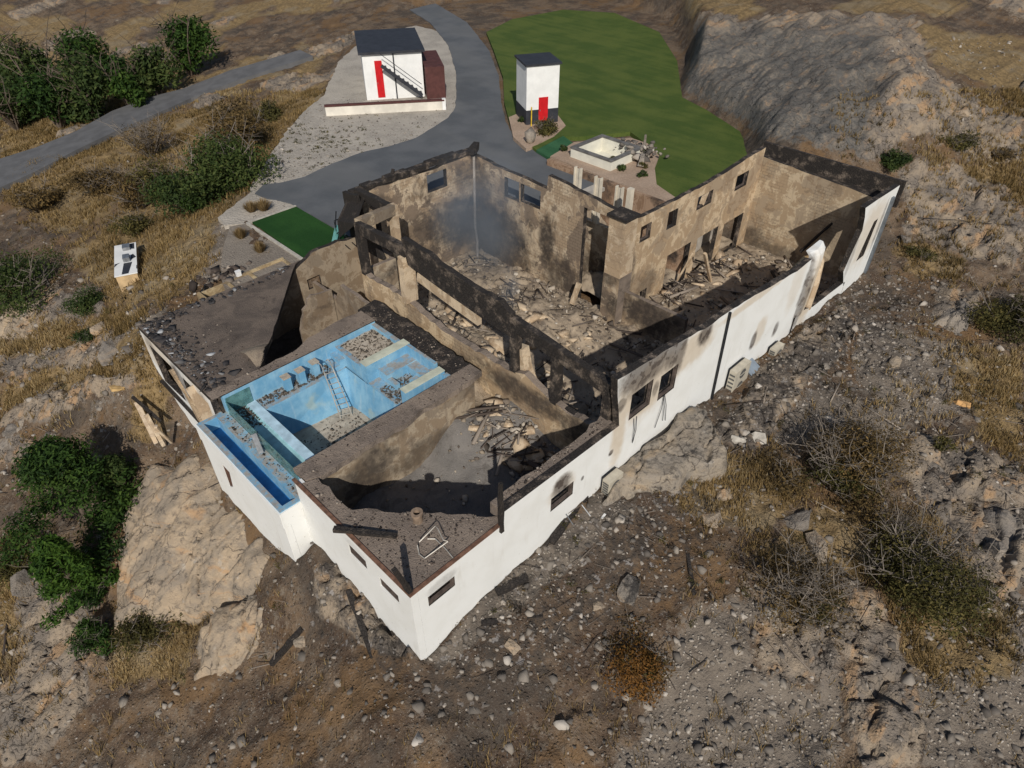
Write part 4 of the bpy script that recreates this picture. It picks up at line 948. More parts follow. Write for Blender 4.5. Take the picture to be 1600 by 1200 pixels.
field('main_room_rubble', 11.37, 23.18, 0.36, 22.0, f_main, ASH1, 0.13, 0.34, 11)
field('front_room_ash', 0.31, 10.98, 0.36, 7.2, f_front, ASH2, 0.12, 0.13, 21)
field('trench_rubble', 8.95, 10.98, 7.2, 18.0, f_front, ASH1, 0.12, 0.2, 23)
field('far_room_rubble', 23.3, 38.6, 0.36, 8.98, f_far, ASH1, 0.13, 0.20, 31)
field('west_room_rubble', 0.31, 10.98, 14.5, 21.98, lambda a, b: -4.2 + bump2(a, b, 9.5, 19, 2.5, 0.5) + 0 * a, ash('black_ash', (0.07, 0.06, 0.052), (0.12, 0.10, 0.085), (0.045, 0.04, 0.036), 0.5), 0.16, 0.3, 41)
field('strip_rubble', 30.8, 37.9, 9.33, 10.6, lambda a, b: -4.5 + 0 * a, ASH1, 0.15, 0.2, 47)
field('court_rubble', 23.55, 30.8, 9.33, 17.4, lambda a, b: np.interp(b, [9, 14.5, 17.4], [-4.6, -4.4, -2.2]) + bump2(a, b, 25, 12, 2.2, 1.2), ASH1, 0.15, 0.35, 43)
def room_points(n, x0, x1, y0, y1, fz, edge=None):
    a = RNG.uniform(x0, x1, n); b = RNG.uniform(y0, y1, n); return np.stack([a, b, fz(a, b) + 0.05], -1)
CHK = Mat('rubble_chunk'); _c = CHK.ramp(CHK.attr('tint'), [(0.0, (0.05, 0.042, 0.036)), (0.3, (0.16, 0.13, 0.105)), (0.65, (0.30, 0.25, 0.19)), (1.0, (0.50, 0.45, 0.38))]); CHK.bump(CHK.noise(9, 3), .4, .03); CHK = CHK.done(_c, 0.95, 0.1)
pts = np.vstack([room_points(2600, 11.6, 23, 0.6, 21.8, f_main), room_points(420, 8.2, 10.9, 0.6, 7.1, f_front), room_points(120, .5, 8.2, 0.6, 7.1, f_front), room_points(900, 23.6, 38.4, .6, 8.8, f_far)])
scatter('rubble_chunks', pts, RNG.gamma(1.3, 0.045, len(pts)) + 0.03, CHK)['kind'] = 'stuff'
# thin bent scrap: laths, rods and ducts tangled in the ash
def stick_protos():
    L = []
    for i in range(5):
        b = MB(); l = 1.0; b.bar((-l, 0, 0), (l, 0, 0.1 * (i - 2) / 2), 0.05 + 0.02 * i, 0.03 + 0.012 * i); V = np.array(b.v); T = np.array([t for q in b.f for t in ((q[0], q[1], q[2]), (q[0], q[2], q[3]))]); L.append((V, T))
    return L
pts = np.vstack([room_points(230, 11.8, 22.8, 1, 21.5, f_main), room_points(70, 8.5, 10.6, 1, 7, f_front), room_points(40, 24, 38, 1, 8.6, f_far), room_points(70, 26, 34, 7.4, 8.8, f_far)])
SCR = Mat('scrap_timber'); _c = SCR.ramp(SCR.attr('tint'), [(0.0, (0.025, 0.02, 0.018)), (0.55, (0.09, 0.07, 0.058)), (1.0, (0.33, 0.28, 0.23))]); SCR = SCR.done(_c, 0.85, 0.2)
scatter('scrap_laths', pts + np.array([0, 0, 0.1]), RNG.gamma(2.0, 0.22, len(pts)) + 0.15, SCR, protos=stick_protos())['kind'] = 'stuff'

# ================================================================== ROCK OUTCROPS AND BOULDERS
ROCKL = rock_mat('warm_gneiss', (0.42, 0.325, 0.225), (0.27, 0.225, 0.175), (0.46, 0.27, 0.13), 0.65)
ROCKD = rock_mat('sooty_gneiss', (0.27, 0.235, 0.195), (0.19, 0.17, 0.15), (0.36, 0.25, 0.15), 0.5, 0.55)
ROCKG = rock_mat('grey_gneiss', (0.31, 0.265, 0.215), (0.195, 0.175, 0.155), (0.36, 0.26, 0.16), 0.4)
ROCKS = rock_mat('soot_specked_gneiss', (0.33, 0.275, 0.21), (0.25, 0.22, 0.185), (0.38, 0.27, 0.16), 0.5, 0.3)
def outcrop(name, pix, mat, label, rnd=0.8, edge=0.9, steep=2.2, strata=0.28, seed=1, step=0.09, cat='rock', out=1.1, dome=0.0, fq=1.25):
    W3 = np.array([P(u, v, z) for u, v, z in pix]); poly = [(q[0], q[1]) for q in W3]
    lo = W3[:, :2].min(0) - out; hi = W3[:, :2].max(0) + out
    nx_ = int((hi[0] - lo[0]) / step) + 1; ny_ = int((hi[1] - lo[1]) / step) + 1
    a, b = np.meshgrid(np.linspace(lo[0], hi[0], nx_), np.linspace(lo[1], hi[1], ny_))
    wts = 0; zt = 0
    for q in W3:
        w_ = 1 / ((a - q[0]) ** 2 + (b - q[1]) ** 2 + 0.15); wts = wts + w_; zt = zt + w_ * q[2]
    zt = zt / wts
    aw = a + (fbm(a * 0.8, b * 0.8, seed) - .5) * 0.9; bw = b + (fbm(a * 0.8, b * 0.8, seed + 5) - .5) * 0.9
    d = poly_dist(aw, bw, poly); sd = np.where(in_poly(aw, bw, poly), d, -d)
    z = zt + dome * np.clip(sd, 0, 2) / 2 - np.where(sd > 0, edge * np.exp(-np.clip(sd, 0, 9) / rnd), edge - sd * steep)
    # layering: low risers running along the foliation, and a few open joints
    sdir = (b * 0.92 - a * 0.25) + (fbm(a * 0.35, b * 0.35, seed + 8) - .5) * 2.5
    lay = sdir * fq; fr = lay - np.floor(lay)
    z = z + strata * (np.clip((fr - 0.15) / 0.7, 0, 1) - 0.5) * (0.35 + vnoise(np.floor(lay) * 3.3, a * 0.25, seed))
    f1, f2, idv, cx, cy = worley(aw * 0.32, bw * 0.55, seed + 11)
    z = z + (idv - .5) * 0.3 - 0.22 * np.clip(1 - (f2 - f1) / 0.05, 0, 1) + (fbm(a * 1.4, b * 1.4, seed + 15, 5) - .5) * 0.32
    keep = sd > -out
    idx = -np.ones(a.shape, int); idx[keep] = np.arange(keep.sum())
    f = grid_faces(ny_, nx_); fl = idx.ravel()[f]; f = fl[(fl >= 0).all(1)]
    o = mesh_obj(name, np.stack([a, b, z], -1)[keep], f, mat, smooth=True)
    return tag(o, label, cat)
outcrop('rock_outcrop', [(222, 705, -5.0), (300, 688, -4.7), (352, 700, -4.5), (392, 785, -4.5), (445, 845, -4.4), (482, 872, -4.4), (475, 905, -5.0), (400, 908, -5.6), (330, 908, -6.2), (255, 925, -7.0), (200, 958, -7.8), (166, 968, -8.2), (168, 930, -7.8), (180, 830, -7.0), (198, 760, -6.0)], ROCKL,
        'huge rounded tan bedrock dome below the pool trough', 1.5, 0.9, 2.4, 0.26, 3, fq=0.42)
outcrop('rock_ledge', [(303, 1040, -7.6), (306, 985, -7.2), (330, 940, -6.7), (400, 912, -6.0), (478, 908, -5.4), (490, 935, -5.5), (455, 985, -6.2), (400, 1000, -6.6), (350, 1030, -7.2)], ROCKL,
        'stepped orange-tan rock ledge below the bedrock dome at bottom edge', 0.7, 0.7, 2.4, 0.25, 8, fq=.8)
outcrop('rock_ledge', [(484, 905, -4.6), (520, 880, -4.3), (565, 900, -4.3), (620, 960, -4.4), (648, 1010, -4.5), (640, 1020, -4.7), (560, 1000, -5.2), (505, 968, -5.3)], ROCKD,
        'soot-blackened rock ledge at the foot of the white house corner', 0.35, 0.5, 2.2, 0.15, 12)
outcrop('rock_slab', [(1080, 632, -2.0), (1102, 642, -1.9), (1139, 705, -1.9), (1132, 716, -1.95), (1050, 738, -2.05), (960, 768, -2.2), (938, 776, -2.3), (962, 738, -2.2), (1015, 695, -2.1)], ROCKS,
        'large flat soot-specked boulder slab against the white facade', 0.10, 0.25, 4.5, 0.03, 15, 0.06, dome=0.05)
outcrop('rock_slab', [(0, 470, -6.2), (35, 452, -6.0), (70, 462, -5.7), (110, 470, -5.4), (128, 486, -5.4), (168, 478, -5.0), (168, 492, -5.2), (110, 512, -5.8), (60, 528, -6.3), (22, 524, -6.6), (-10, 520, -6.8)], ROCKL,
        'long layered pale rock slab on the slope near the left edge', 0.3, 0.6, 2.6, 0.30, 18)
outcrop('rock_slab', [(-10, 660, -8.0), (60, 628, -7.6), (120, 606, -7.0), (190, 592, -6.3), (215, 606, -6.2), (150, 628, -7.0), (80, 655, -7.8), (-10, 688, -8.4)], ROCKG,
        'long grey rock slab on the slope left of the house', 0.5, 0.5, 2.0, 0.25, 21)
outcrop('rock_slab', [(1480, 455, -3.0), (1525, 462, -2.9), (1530, 490, -3.1), (1495, 505, -3.3), (1458, 490, -3.2)], ROCKG, 'smooth pale grey boulder beside the olive bush at right', 0.5, 0.5, 2.0, 0.1, 24)
outcrop('rock_slab', [(1415, 690, -4.2), (1455, 690, -4.1), (1490, 730, -4.2), (1470, 765, -4.5), (1420, 745, -4.5)], ROCKG, 'cracked flat grey rock beyond the tall brown shrub at right', 0.4, 0.5, 2.0, 0.1, 27)
outcrop('rock_slab', [(1318, 935, -5.0), (1345, 915, -4.9), (1372, 940, -4.9), (1395, 1000, -5.2), (1410, 1060, -5.6), (1370, 1070, -5.7), (1330, 1000, -5.4)], ROCKG, 'row of split grey rock blocks at the bottom right edge', 0.25, 0.6, 2.6, 0.22, 30)
outcrop('rock_slab', [(1530, 790, -4.3), (1580, 780, -4.2), (1610, 820, -4.2), (1610, 890, -4.6), (1575, 905, -4.8), (1555, 850, -4.6)], ROCKG, 'tall fractured grey rock at the right edge', 0.3, 0.6, 2.6, 0.28, 33)
outcrop('rock_slab', [(1370, 160, 1.6), (1430, 150, 1.8), (1440, 175, 1.6), (1425, 192, 1.2), (1370, 198, 1.0)], ROCKL, 'blocky tan rock face behind the far end of the house', 0.4, 1.0, 2.6, 0.4, 36)
outcrop('rock_slab', [(1455, 160, 1.4), (1480, 160, 1.5), (1478, 190, 1.0), (1455, 198, .8)], ROCKL, 'upright tan boulder at the top right beside a dark gap', 0.25, 0.9, 3.0, 0.1, 39)

def boulder(u, v, s, mat, label, flat=0.65, seed=0, el=1.0):
    q = ground(u, v); V, T = hull(500 + seed, flat, 20, 0.45)
    bm = bmesh.new(); vs = [bm.verts.new((a[0] * s * el, a[1] * s, a[2] * s)) for a in V]
    for t in T: bm.faces.new([vs[i] for i in t])
    bmesh.ops.subdivide_edges(bm, edges=bm.edges, cuts=2, use_grid_fill=True)
    bm.verts.ensure_lookup_table()
    A = np.array([x.co[:] for x in bm.verts]); n = (fbm(A[:, 0] * 3 / s + A[:, 2] * 2 / s, A[:, 1] * 3 / s, seed) - .5) * 0.22
    for x, d in zip(bm.verts, n): x.co *= (1 + d)
    me = bpy.data.meshes.new('boulder'); bm.to_mesh(me); bm.free(); me.materials.append(mat)
    o = bpy.data.objects.new('boulder', me); COL.objects.link(o); o.location = (q[0], q[1], q[2] + s * flat * 0.25); o.rotation_euler = (random.uniform(-.2, .2), random.uniform(-.2, .2), random.uniform(0, 6.3))
    return tag(o, label, 'boulder', 'loose boulders on the hillside')
BL = [(160, 515, .55, ROCKL, 'pale angular boulder on the slope left of the roof deck'), (40, 915, .8, ROCKG, 'dark grey boulder below the olive bush at left edge'),
      (85, 860, .75, ROCKL, 'pale pointed boulder under the tall conifer'), (185, 607, .4, plain('ochre_stone', (0.45, 0.30, 0.13), .9, .2, 3), 'ochre stone on the rubble slope left of the house'),
      (170, 555, .8, ROCKG, 'flat grey block in the rubble slope left of the house'), (1500, 634, .45, plain('orange_stone', (0.50, 0.29, 0.12), .9, .2, 3), 'flat orange stone in the rubble beyond the tall brown shrub'),
      (1395, 571, .5, ROCKL, 'tan boulder among white stones uphill of the tall brown shrub'), (1130, 775, .45, ROCKL, 'pale stone in the dry grass right of the flat slab'),
      (1185, 685, .42, KERB, 'largest pale stone of the row below the facade gravel'), (1165, 678, .33, KERB, 'middle pale stone of the row below the facade gravel'), (1153, 688, .30, KERB, 'smallest pale stone of the row below the facade gravel'),
      (1245, 815, .5, ROCKG, 'grey elongated stone above the bare dark shrub'), (1275, 858, .55, ROCKL, 'pinkish stone right of the bare dark shrub'), (1420, 170, .6, ROCKG, 'grey boulder in front of the blocky tan rock face'),
      (1500, 180, .6, ROCKL, 'tan boulder right of the upright tan boulder'), (800, 1010, .28, ROCKL, 'pale yellow stone among charred timbers at bottom'), (1110, 815, .5, ROCKL, 'pinkish flat stone beside the dry grass centre right'),
      (935, 945, .3, ROCKL, 'small tan stone uphill of the orange shrub'), (985, 920, .55, ROCKD, 'dark sooty boulder beside burnt brush'), (470, 1000, .35, ROCKL, 'reddish-tan stone beside the orange rock ledge'),
      (1415, 375, .5, ROCKG, 'pale slab stone outside the far house corner'), (1555, 860, .5, ROCKG, 'squat grey stone beside the tall fractured rock'), (300, 520, .0, None, '')]
for i, (u, v, s, mt, lb) in enumerate(BL):
    if s: boulder(u, v, s, mt, lb, random.uniform(.5, .75), i, random.uniform(1.0, 1.5))

# loose stones and broken rock over the slopes: countless
STN = Mat('loose_stone'); _c = STN.ramp(STN.attr('tint'), [(0.0, (0.085, 0.076, 0.068)), (0.4, (0.16, 0.14, 0.12)), (0.75, (0.25, 0.22, 0.185)), (0.95, (0.34, 0.30, 0.255)), (1.0, (0.46, 0.42, 0.37))]); STN.bump(STN.noise(8, 3), .4, .03); STN = STN.done(_c, 0.95, 0.15)
def ground_points(n, umin, umax, vmin, vmax, accept=None):
    """random places on the hillside inside a piece of the view, evenly spread over the land"""
    c = np.array([ground(u, v) for u, v in ((umin, vmin), (umax, vmin), (umin, vmax), (umax, vmax))])
    lo = c[:, :2].min(0); hi = c[:, :2].max(0)
    a = RNG.uniform(lo[0], hi[0], n * 6); b = RNG.uniform(lo[1], hi[1], n * 6)
    z, r_, g_, ch_, pa_ = terrain(a, b, True)
    u, v = project(a, b, z)
    k = (u > umin) & (u < umax) & (v > vmin) & (v < vmax) & (soft(a, b, COURT, 0.3) < 0.5)
    for p in FOOT: k &= ~in_poly(a, b, p)
    k &= ~in_poly(a, b, SUNK) & ~((a > 23) & (a < 40.2) & (b > 0) & (b < 9.6))
    if accept is not None: k &= RNG.random(n * 6) < accept(r_, g_, ch_, pa_)
    i = np.where(k)[0][:n]
    return np.stack([a[i], b[i], z[i]], -1)
st = np.vstack([ground_points(7500, 640, 1620, 430, 1210, lambda r, g, c, p: 0.25 + 0.5 * p + 0.3 * c - 0.1 * g), ground_points(4600, -20, 640, 430, 1210, lambda r, g, c, p: 0.3 + 0.7 * p - 0.15 * g),
                ground_points(900, 1380, 1620, 60, 430), ground_points(500, 0, 480, 200, 470, lambda r, g, c, p: 0.3 + 0.7 * p - 0.2 * g)])
scatter('loose_stones', st, RNG.gamma(1.1, 0.048, len(st)) + 0.03, STN)['kind'] = 'stuff'

# ================================================================== VEGETATION
def pal(*c): return [(i / (len(c) - 1), q) for i, q in enumerate(c)]
L_CON = leaf_mat('conifer_leaf', pal((0.012, 0.030, 0.008), (0.035, 0.075, 0.012), (0.075, 0.125, 0.020)))
L_GRN = leaf_mat('green_leaf', pal((0.018, 0.034, 0.010), (0.045, 0.072, 0.018), (0.095, 0.115, 0.030)))
L_OLV = leaf_mat('olive_leaf', pal((0.040, 0.040, 0.014), (0.085, 0.078, 0.024), (0.165, 0.130, 0.040)))
L_BRN = leaf_mat('russet_leaf', pal((0.055, 0.040, 0.020), (0.135, 0.092, 0.036), (0.24, 0.155, 0.055)))
L_ORG = leaf_mat('orange_leaf', pal((0.06, 0.05, 0.015), (0.17, 0.080, 0.020), (0.27, 0.125, 0.03)))
L_DRY = leaf_mat('straw', pal((0.16, 0.105, 0.045), (0.29, 0.195, 0.085), (0.42, 0.31, 0.16)))
TWG = plain('grey_twig', (0.17, 0.145, 0.12), 0.9, 0.3, 5)
BRK = plain('bark', (0.11, 0.085, 0.065), 0.9, 0.3, 5)
def leaves(name, clumps, n, size, mat, parent, seed, up=0.3, long=1.6):
    """leaf-sized faces spread through clumps (centre, radii)"""
    rg = np.random.default_rng(seed); w = np.array([c[1][0] * c[1][1] * c[1][2] for c in clumps]) ** 0.7; w /= w.sum()
    k = rg.choice(len(clumps), n, p=w); C_ = np.array([c[0] for c in clumps])[k]; R_ = np.array([c[1] for c in clumps])[k]
    d = rg.normal(size=(n, 3)); d /= np.linalg.norm(d, axis=1)[:, None]; rr = rg.random(n) ** 0.42
    ctr = C_ + d * R_ * rr[:, None] * (1 + rg.normal(0, .10, n))[:, None]
    nrm = d * 0.7 + rg.normal(0, .6, (n, 3)) + np.array([0, 0, up]); nrm /= np.linalg.norm(nrm, axis=1)[:, None]
    t = np.cross(nrm, rg.normal(size=(n, 3))); t /= np.linalg.norm(t, axis=1)[:, None] + 1e-9; b = np.cross(nrm, t)
    s = size * rg.uniform(0.55, 1.35, n)[:, None]
    V = np.stack([ctr - t * s * long, ctr + b * s * 0.55, ctr + t * s * long, ctr - b * s * 0.55], 1).reshape(-1, 3)
    ct = rg.random(len(clumps))[k]
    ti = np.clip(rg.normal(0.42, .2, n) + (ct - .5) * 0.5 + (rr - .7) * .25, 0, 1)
    return mesh_obj(name, V, np.arange(n * 4).reshape(-1, 4), mat, parent, attrs={'tint': np.repeat(ti, 4)})
def stems(name, base, tips, mat, parent, r=0.05, seed=0, twigs=3, spread=0.5, sag=0.0):
    rg = random.Random(seed); m = MB(); base = Vector(base)
    for t in tips:
        t = Vector(t); mid = base.lerp(t, 0.5) + Vector((rg.uniform(-.2, .2), rg.uniform(-.2, .2), rg.uniform(0, .15))) * (t - base).length * 0.5
        m.tube([base, mid, t], r, 4, r * 0.25)
        for k in range(twigs):
            a = mid.lerp(t, rg.uniform(0, 0.9)); L = (t - base).length * spread * rg.uniform(.5, 1)
            e = a + Vector((rg.uniform(-1, 1), rg.uniform(-1, 1), rg.uniform(0.1, 1.0))).normalized() * L
            m.tube([a, a.lerp(e, .5) + Vector((rg.uniform(-.1, .1), rg.uniform(-.1, .1), 0)) * L, e], r * 0.35, 3, r * 0.1)
            for k2 in range(2):
                a2 = a.lerp(e, rg.uniform(.3, .9)); e2 = a2 + Vector((rg.uniform(-1, 1), rg.uniform(-1, 1), rg.uniform(-.1, .9))).normalized() * L * .5
                m.tube([a2, e2], r * 0.2, 3, r * 0.08)
    return m.build(name, mat, parent)
VSEED = [0]
def shrub(u, v, rpx, h, mat, label, n=2600, kind='bush', size=0.055, twig=1.0, name='shrub', group='shrubs on the hillside', ratio=1.0, base=None, lobes=9):
    """u, v: pixel of the foot; rpx: half width in pixels"""
    VSEED[0] += 1; s = VSEED[0]; rg = random.Random(s * 31)
    g = np.array(base) if base is not None else ground(u, v); d = float((g - CAM) @ FW); R = 1.22 * rpx * d / F
    o = empty(name, (g[0], g[1], g[2]), label, 'shrub' if kind != 'tree' else 'tree', group)
    cl = []
    for i in range(lobes):
        a = rg.uniform(0, 6.283); q = rg.uniform(0.15, 0.72) * R; zz = h * rg.uniform(0.22, 0.78)
        if i < 2: q = R * .15
        f = 0.30 + 0.28 * rg.random(); taper = 1 - 0.45 * max(0, zz / h - .45)
        cl.append(((g[0] + math.cos(a) * q * taper, g[1] + math.sin(a) * q * taper * ratio, g[2] + zz), (R * f * 1.05, R * f * 1.05, h * f * 0.62)))
    if n: leaves('foliage' if kind != 'tree' else 'crown', cl, n, size, mat, o, s, long=1.5)
    tips = []
    for i in range(int(10 * max(twig, .4))):
        a = rg.uniform(0, 6.283); q = rg.uniform(.2, .95) * R; tips.append((g[0] + math.cos(a) * q, g[1] + math.sin(a) * q, g[2] + h * rg.uniform(.55, 1.02)))
    stems('stem' if kind != 'tree' else 'trunk', (g[0], g[1], g[2] - .15), tips, TWG if kind != 'tree' else BRK, o, 0.022 * max(1, R) * (1.8 if kind == 'tree' else 1), s, 3 if twig < 1.5 else 5)
    return o
# the conifer clump below the pool, left edge
def conifer(u, v, rpx, h, label, n, seed, mat=None):
    g = ground(u, v); d = float((g - CAM) @ FW); R = rpx * d / F; rg = random.Random(seed)
    o = empty('pine_tree', tuple(g), label, 'tree', 'trees below the pool')
    b = MB(); b.tube([(g[0], g[1], g[2] - .3), (g[0] + .1, g[1], g[2] + h * .5), (g[0], g[1] + .1, g[2] + h * .96)], 0.16, 8, 0.03); b.build('trunk', BRK, o)
    cl = []
    for i in range(44):
        t = rg.uniform(0.06, 1.0); a = rg.uniform(0, 6.283); q = R * (1.02 - t) ** 0.75 * rg.uniform(.35, .95)
        cl.append(((g[0] + math.cos(a) * q, g[1] + math.sin(a) * q, g[2] + h * t - .1 * q), (R * .27, R * .27, h * .075)))
    leaves('crown', cl, n, 0.075, mat or L_CON, o, seed, 0.5, 1.7)
    tips = [c[0] for c in cl[:26]]
    m = MB()
    for t in tips: m.tube([(g[0], g[1], t[2] - .35), t], 0.03, 4, 0.01)
    m.build('branches', BRK, o)['kind'] = 'stuff'
    return o
conifer(138, 815, 122, 5.2, 'broad dark green pine beside the rock dome', 17000, 5)
conifer(128, 935, 62, 4.2, 'bright green pine in front of the broad dark pine', 8000, 9, leaf_mat('bright_conifer', pal((0.02, 0.05, 0.008), (0.055, 0.115, 0.014), (0.10, 0.165, 0.025))))
conifer(198, 765, 40, 2.4, 'small yellow-green pine between the rock dome and broad pine', 4500, 13, L_GRN)
shrub(150, 1010, 26, 1.9, L_CON, 'narrow dark green shrub at the foot of the rock dome', 3600, ratio=1)
shrub(150, 940, 22, 1.5, L_CON, 'small dark green shrub under the bright green pine', 2400)
shrub(25, 890, 48, 1.1, L_OLV, 'low olive shrub at the left edge below the pines', 3600)
shrub(240, 980, 62, 0.8, L_OLV, 'low olive-yellow shrub in the hollow under the rock dome', 5200, size=.05)
shrub(300, 930, 40, 0.7, L_OLV, 'olive shrub at the lower right foot of the rock dome', 3000, size=.05)
shrub(42, 474, 66, 3.4, L_GRN, 'large green bush at the left edge above the layered slab', 7000, size=.08)
shrub(5, 440, 40, 2.6, L_OLV, 'olive bush cut by the left edge', 3500, size=.08)
shrub(135, 482, 30, 1.2, L_GRN, 'dark green bush on top of the layered pale slab', 3000)
shrub(135, 530, 20, .6, L_GRN, 'low green plant in front of the layered pale slab', 1200)
shrub(238, 246, 40, 3.4, L_BRN, 'grey bare bush beside the road', 1500, twig=3, size=.07)
shrub(332, 312, 76, 4.4, L_GRN, 'large dark green bush on the grassy bank below the gravel yard', 13000, size=.10)
shrub(378, 245, 56, 4.0, L_BRN, 'russet and green bush uphill of the large dark green bush', 7500, size=.10)
shrub(292, 330, 26, 2.0, L_CON, 'bright green bush at the lower end of the bank thicket', 2600, size=.08)
shrub(262, 306, 44, 3.0, L_OLV, 'olive bush left of the large dark green bush', 3200, size=.09)
shrub(225, 325, 42, 2.8, L_BRN, 'brown thicket below the grey bare bush', 3200, twig=2, size=.08)
shrub(215, 365, 30, 1.6, L_OLV, 'small olive bush uphill of the white-roofed shed', 2200, size=.07)
shrub(165, 300, 40, 2.0, L_BRN, 'brown scrub bush on the bank below the road', 3000, twig=2, size=.09)
shrub(60, 330, 40, 2.2, L_BRN, 'brown bush below the road near the left edge', 3000, size=.09)
shrub(420, 190, 26, 2.0, L_OLV, 'olive bush at the edge of the gravel yard', 1800, size=.10)
for i, (u, v, r_, h_, m_) in enumerate([(30, 205, 50, 6, L_GRN), (95, 200, 50, 7, L_CON), (150, 190, 45, 7, L_GRN), (205, 172, 40, 6, L_CON), (250, 152, 36, 6, L_GRN), (300, 118, 40, 7, L_CON), (0, 160, 50, 7, L_CON), (70, 150, 50, 8, L_GRN), (140, 140, 50, 8, L_CON)]):
    shrub(u, v, r_, h_, m_, ['dark tree beyond the road nearest the left edge', 'dense dark tree beyond the road under the far slope', 'green tree beyond the road at the middle of the row', 'dark tree beyond the road bend', 'green tree beyond the road near the top edge', 'dark tree beside the road as it leaves at the top', 'back-row dark tree at the far left corner', 'back-row green tree beyond the road', 'back-row dark tree beyond the road'][i], 3600, 'tree', .20, .8, 'tree', 'trees beyond the road')
shrub(1318, 752, 82, 3.2, L_BRN, 'tall brown-green shrub on the burnt slope right of the house', 13000, twig=3, size=.05)
shrub(1300, 765, 52, 2.0, L_OLV, 'olive shrub at the foot of the tall brown-green shrub', 3500)
shrub(1570, 520, 56, 2.6, L_OLV, 'dense olive bush at the right edge', 7000, size=.065)
shrub(1250, 935, 72, 2.2, L_BRN, 'bare dark twiggy shrub in the lower right', 3600, twig=4, size=.045)
shrub(1275, 950, 36, 1.0, L_OLV, 'yellow-green shrub under the bare dark twiggy shrub', 2600, size=.045)
shrub(1435, 930, 98, 2.6, L_OLV, 'sprawling olive shrub with grey twigs in the lower right', 13000, twig=4, size=.05)
shrub(1395, 860, 40, 1.7, L_BRN, 'grey twiggy bush behind the sprawling olive shrub', 1200, twig=4, size=.045)
shrub(985, 1040, 50, 1.3, L_ORG, 'orange and green autumn shrub at the bottom centre', 4200, size=.045)
shrub(1005, 1045, 24, .8, L_GRN, 'green shrub merging with the orange autumn shrub', 1500, size=.04)
shrub(1395, 262, 24, 1.4, L_GRN, 'dark green bush behind the far house corner', 2200, size=.07)
shrub(1495, 235, 26, 1.3, L_OLV, 'olive bush among the boulders at top right', 2000, size=.07)
shrub(1560, 250, 18, .9, L_BRN, 'small dark bush near the right edge above the bare rock', 900, size=.07)
shrub(1440, 405, 22, .6, L_OLV, 'low ochre shrub outside the far house corner', 1100)
shrub(1215, 755, 46, 1.2, L_BRN, 'russet shrub below the pale stone row', 1800)
shrub(1470, 700, 18, .6, L_OLV, 'small yellow-green plant on the cracked flat rock', 700)
# straw tussocks in the yard beds
for (u, v, r_, h_, lb) in ((393, 330, 14, .8, 'left of two straw tussocks in the pale gravel bed'), (412, 328, 15, .9, 'right of two straw tussocks in the pale gravel bed'), (377, 372, 12, .8, 'straw tussock at the upper end of the dark gravel bed'), (407, 394, 12, .8, 'ochre tussock in the middle of the dark gravel bed')):
    q = P(u, v, -0.36); o = empty('grass_tussock', tuple(q), lb, 'tussock', 'ornamental grass in the yard'); R = r_ * float((q - CAM) @ FW) / F
    rg = np.random.default_rng(u); n = 520; a = rg.uniform(0, 6.283, n); e = rg.random(n) ** .6; b0 = q + np.stack([np.cos(a) * R * .35 * e, np.sin(a) * R * .35 * e, 0 * a], -1)
    tp = b0 + np.stack([np.cos(a) * R * .75 * e, np.sin(a) * R * .75 * e, h_ * (1.05 - .45 * e) * rg.uniform(.7, 1.1, n)], -1); sd_ = np.stack([-np.sin(a), np.cos(a), 0 * a], -1) * .022
    mesh_obj('blades', np.stack([b0 - sd_, b0 + sd_, tp], 1).reshape(-1, 3), np.arange(n * 3).reshape(-1, 3), L_DRY, o, attrs={'tint': np.repeat(rg.random(n), 3)})
# small plants on the planting beds
for i, (u, v) in enumerate(((880, 236), (905, 241), (972, 266), (1003, 262), (1006, 246), (960, 254), (1002, 275), (852, 205), (815, 190))):
    q = P(u, v, 0.05 if i < 7 else -.06)
    shrub(u, v, 7, .45, L_OLV if i % 2 else L_GRN, ['lowest-left plant on the pink gravel bed beside the white basin', 'plant below the white basin wall on pink gravel', 'green plant in the middle of the pink gravel bed', 'plant near the right side of the pink gravel bed', 'plant under the ash heap at the basin corner', 'tiny plant below the front corner of the white basin', 'grey plant by the curved edge of the pink gravel bed', 'plant in the bed before the red-doored tower', 'plant in the bed left of the red-doored tower'][i], 420, size=.07, twig=.4, base=q, group='plants on the gravel beds')

# dry grass over the slopes: blades nobody could count
gp = np.vstack([ground_points(21000, -20, 560, 140, 520, lambda r, g, c, p: g * 1.0 + .05), ground_points(14000, -20, 660, 480, 1210, lambda r, g, c, p: g + .06 - .3 * c), ground_points(17000, 640, 1620, 430, 1210, lambda r, g, c, p: g * .9 + .10 - .12 * c - .1 * r), ground_points(4000, 1300, 1620, 140, 450, lambda r, g, c, p: g + .12)])
gn = fbm(gp[:, 0] * .6, gp[:, 1] * .6, 91); gp = gp[(gn + RNG.normal(0, .08, len(gp))) > .43]
B = 6; n = len(gp); dist_ = np.hypot(gp[:, 0] - CAM[0], gp[:, 1] - CAM[1])
base = np.repeat(gp, B, 0) + np.column_stack([RNG.normal(0, .10, (n * B, 2)), np.full(n * B, -.03)])
a = RNG.uniform(0, 6.283, n * B); ln = RNG.uniform(.12, .42, n * B) * np.repeat(0.7 + .6 * vnoise(gp[:, 0] * .3, gp[:, 1] * .3, 4), B)
lean = RNG.uniform(.1, .9, n * B)
tip = base + np.stack([np.cos(a) * ln * lean, np.sin(a) * ln * lean, ln], -1)
wd = (0.010 + 0.00045 * np.repeat(dist_, B))[:, None]
sd_ = np.stack([-np.sin(a), np.cos(a), 0 * a], -1) * wd
ti = np.clip(np.repeat(fbm(gp[:, 0] * .25, gp[:, 1] * .25, 33), B) * 1.2 - .15 + RNG.normal(0, .18, n * B), 0, 1)
